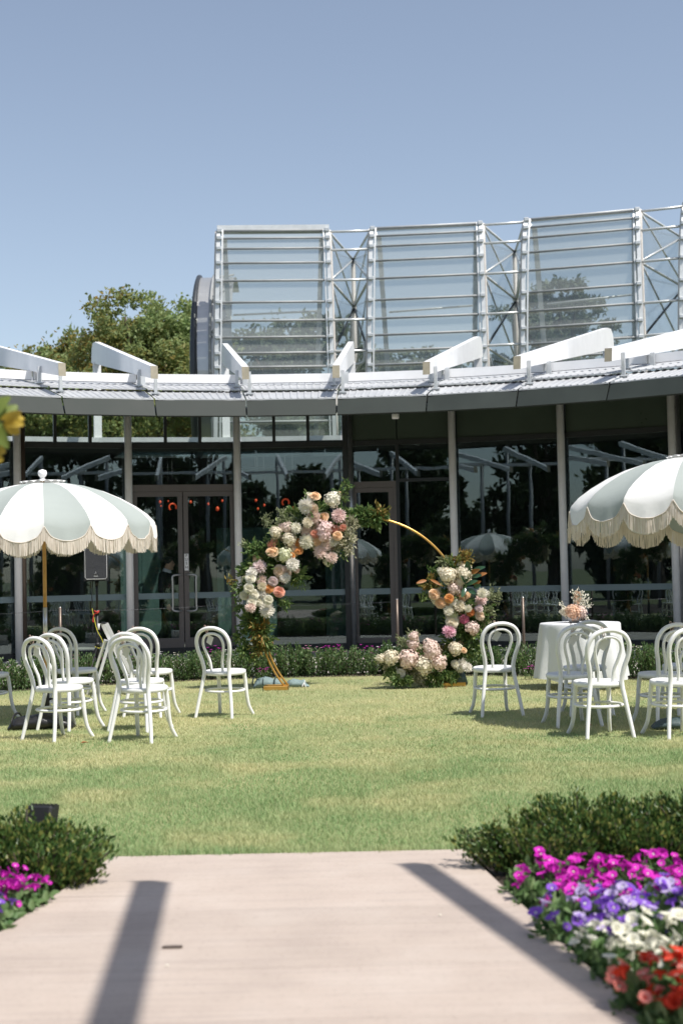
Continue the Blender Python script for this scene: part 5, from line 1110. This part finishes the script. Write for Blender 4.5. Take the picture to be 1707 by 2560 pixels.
# ================================================================== LEAFY PLANT AT THE LEFT EDGE (close to the viewer)
M['frond'] = leafmat('frond', [(.14, .22, .05), (.24, .28, .07)], .4, .35); M['frond_gold'] = leafmat('frond_gold', [(.50, .34, .04), (.55, .42, .08)], .45, .35)
DP = 4.6; pb = atd(-190, 1300, DP); pl2 = thing('leafy_shrub', 'green and yellow leaved shrub reaching in at the pale canopy edge', 'shrub', (pb.x, DP, 0))
def lp(x, y, d=0.): return atd(x, y, DP + d) - Vector(pl2.location)
MB().tube(spline([(0, 0, 0), (.02, 0, .8), (-.02, 0, 1.4), lp(-100, 1150)], 5), .018, 8).tube(spline([lp(-100, 1150), lp(-30, 1080), lp(15, 1048)], 5), .009, 6).tube(spline([lp(-100, 1150), lp(-50, 1140), lp(-15, 1130)], 5), .008, 6).obj('stem', 'stem', parent=pl2)
for i, (x0, y0, x1, y1, w, m) in enumerate(((-40, 1060, 24, 990, .030, 'frond'), (-20, 1070, 44, 1012, .026, 'frond'), (0, 1060, 52, 1030, .02, 'frond_gold'), (15, 1050, 60, 1062, .018, 'frond_gold'), (10, 1055, 50, 1085, .02, 'frond_gold'), (-10, 1060, 20, 1120, .022, 'frond'), (-30, 1065, -8, 1130, .026, 'frond'), (-50, 1120, 16, 1128, .024, 'frond_gold'), (-50, 1130, 8, 1150, .024, 'frond_gold'), (-60, 1090, 5, 1060, .026, 'frond'), (-70, 1100, -40, 1010, .03, 'frond'), (-80, 1120, -120, 1030, .03, 'frond'), (-80, 1150, -30, 1200, .03, 'frond_gold'), (30, 1050, 62, 1045, .014, 'frond_gold'))):
    big_leaf(pl2, lp(x0, y0), lp(x1, y1, .04 * math.sin(i * 2.)), w, m, 40 + i)

# ================================================================== MAN IN A SUIT behind the glass door
def remesh(mb, vox, smooth=6):
    me = mb.mesh('tmp', 'skin'); ob = bpy.data.objects.new('tmp', me); COL.objects.link(ob)
    md = ob.modifiers.new('r', 'REMESH'); md.mode = 'VOXEL'; md.voxel_size = vox; md.use_smooth_shade = True
    sm = ob.modifiers.new('s', 'SMOOTH'); sm.iterations = smooth; sm.factor = .5
    dg = bpy.context.evaluated_depsgraph_get(); dg.update(); out = bpy.data.meshes.new_from_object(ob.evaluated_get(dg)); bpy.data.objects.remove(ob); bpy.data.meshes.remove(me); return out
pm = atd(420, 1626, 25.80); man = thing('person', 'person in a dark navy suit and brown shoes walking past behind the glass door', 'person', (pm.x, 25.80, .002), -.12)
# faces +X, right side (-Y) towards the lawn; mid-stride: right leg forward and planted, left leg trailing with lifted heel
hipR, hipL = Vector((.0, -.09, .90)), Vector((0, .09, .90)); kneR, ankR = Vector((.10, -.09, .50)), Vector((.10, -.09, .09)); kneL, ankL = Vector((-.03, .09, .48)), Vector((-.27, .09, .15))
shR, elR, wrR = Vector((-.02, -.205, 1.42)), Vector((-.04, -.245, 1.15)), Vector((.06, -.235, .93)); shL, elL, wrL = Vector((-.02, .205, 1.42)), Vector((-.10, .25, 1.15)), Vector((-.05, .26, .90))
def limb(b, pts, rs, n=10): sp = spline(pts, 5); q = np.interp(np.linspace(0, 1, len(sp)), np.linspace(0, 1, len(rs)), rs); b.tube(sp, list(q), n); b.ball(sp[0], q[0], 10, 6); b.ball(sp[-1], q[-1], 10, 6)
def figure(k, head=True):
    b = MB(); e = k
    b.loft([((0, 0, .84), .10 + e, .14 + e, 0), ((0, 0, .95), .115 + e, .165 + e, 0), ((0, 0, 1.08), .105 + e, .15 + e, 0), ((.0, 0, 1.22), .115 + e, .17 + e, 0), ((-.01, 0, 1.36), .115 + e, .19 + e, 0), ((-.015, 0, 1.44), .085 + e, .16 + e, 0), ((-.01, 0, 1.48), .06, .09, 0)], 18)
    return b
body = figure(-.012)
limb(body, [hipR, kneR, ankR], [.085, .055, .042]); limb(body, [hipL, kneL, ankL], [.085, .055, .042]); limb(body, [shR, elR, wrR], [.052, .042, .028]); limb(body, [shL, elL, wrL], [.052, .042, .028])
body.tube([(-.01, 0, 1.42), (.005, 0, 1.50), (.02, 0, 1.56)], [.062, .056, .056], 12)
hc = Vector((.035, 0, 1.625)); body.ball(hc, .1, 16, 12, (.98, .78, 1.15)); body.ball(hc + Vector((.035, 0, -.06)), .062, 12, 8, (.9, .85, .9))
body.ball(hc + Vector((.105, 0, -.012)), .018, 8, 6, (1, .8, 1.5)); body.ball(hc + Vector((.088, 0, -.052)), .018, 8, 6, (.8, 1.5, .6)); body.ball(hc + Vector((.078, 0, -.092)), .022, 8, 6); body.ball(hc + Vector((.085, 0, .028)), .024, 8, 6, (.7, 1.9, .5))
for s_ in (-1, 1): body.ball(hc + Vector((-.01, s_ * .079, -.008)), .027, 8, 6, (.7, .35, 1.1))
for (w, dx) in ((wrR, .02), (wrL, .0)):
    palm = w + Vector((.012 + dx * .3, 0, -.055)); body.ball(palm, .042, 10, 8, (.75, .42, 1.05))
    for q, ln in enumerate((.062, .072, .068, .054)): x = -.026 + .018 * q; limb(body, [palm + Vector((x * -1 * .9, 0, -.03)), palm + Vector((-x * .95 + .008, .004, -.03 - ln * .55)), palm + Vector((-x * .9 + .026, .01, -.03 - ln))], [.0095, .009, .0075], 6)
    limb(body, [palm + Vector((.02, 0, .012)), palm + Vector((.046, .0, -.018)), palm + Vector((.052, .004, -.052))], [.011, .010, .008], 6)
for a_, tilt in ((ankR, 0), (ankL, .7)): body.ball(a_ + Vector((.045, 0, -.045 if not tilt else -.06)), .05, 10, 6, (1.7, .8, .7))
me = remesh(body, .009, 4); me.materials.clear(); me.materials.append(M['skin']); link('body', me, man)
for s_ in (-1, 1): MB().ball(hc + Vector((.090, s_ * .032, .010)), .009, 8, 6).obj('eye', 'hair', parent=man)
tr = MB(); tr.loft([((0, 0, .78), .10, .15, 0), ((0, 0, .90), .128, .176, 0), ((0, 0, 1.0), .122, .170, 0)], 16); limb(tr, [hipR + Vector((0, 0, -.02)), kneR, ankR + Vector((0, 0, .0))], [.108, .085, .074]); limb(tr, [hipL + Vector((0, 0, -.02)), kneL, ankL + Vector((.0, 0, .0))], [.108, .085, .074])
me = remesh(tr, .012, 4); me.materials.clear(); me.materials.append(M['suit']); link('trousers', me, man)
jk = figure(.022); jk.loft([((.0, 0, .80), .135, .185, 0), ((0, 0, .92), .14, .19, 0), ((0, 0, 1.05), .125, .172, 0)], 18); limb(jk, [shR, elR, wrR + Vector((0, 0, .0))], [.078, .066, .050]); limb(jk, [shL, elL, wrL], [.078, .066, .050])
me = remesh(jk, .012, 5); me.materials.clear(); me.materials.append(M['suit']); link('jacket', me, man)
b = MB(); n = 20; vs = []
for (r, z) in ((.085, 1.475), (.070, 1.525), (.066, 1.535), (.062, 1.52)):
    for j in range(n): a = 2 * PI * j / n; vs.append((.004 + r * 1.02 * math.cos(a) + (z - 1.47) * .25, r * math.sin(a), z - .022 * math.cos(a)))
b.add(vs, [(i * n + j, i * n + (j + 1) % n, (i + 1) * n + (j + 1) % n, (i + 1) * n + j) for i in range(3) for j in range(n)], 0, True).obj('shirt_collar', 'shirt', parent=man)
hr = MB(); hr.ball(hc + Vector((-.018, 0, .035)), .104, 16, 10, (.98, .86, 1.0)); hr.ball(hc + Vector((.03, 0, .095)), .07, 12, 8, (1.05, 1.0, .5)); hr.ball(hc + Vector((-.062, 0, -.03)), .06, 10, 8, (.7, 1.05, 1.0))
me = remesh(hr, .01, 3); me.materials.clear(); me.materials.append(M['hair']); link('hair', me, man)
for a_, tl in ((ankR, 0.), (ankL, .62)):
    b = MB(); vs = []; n = 12
    for (x, w, h) in ((-.075, .028, .05), (-.055, .036, .075), (0, .038, .085), (.07, .043, .06), (.14, .045, .045), (.19, .034, .035), (.21, .012, .02)):
        for j in range(n): a = 2 * PI * j / n; vs.append(Vector((x, w * math.cos(a), max(0, math.sin(a) * .6 + .4) * h)))
    piv = Vector((.12, 0, 0)); Rm = Matrix.Rotation(tl, 3, 'Y'); base = Vector((a_.x + (.02 if not tl else .03), a_.y, .0 if not tl else .02))
    b.add([base + piv + Rm @ (v - piv) for v in vs], [(i * n + j, i * n + (j + 1) % n, (i + 1) * n + (j + 1) % n, (i + 1) * n + j) for i in range(6) for j in range(n)] + [tuple(range(n - 1, -1, -1)), tuple(6 * n + j for j in range(n))], 0, True).obj('shoe', 'shoe', parent=man)
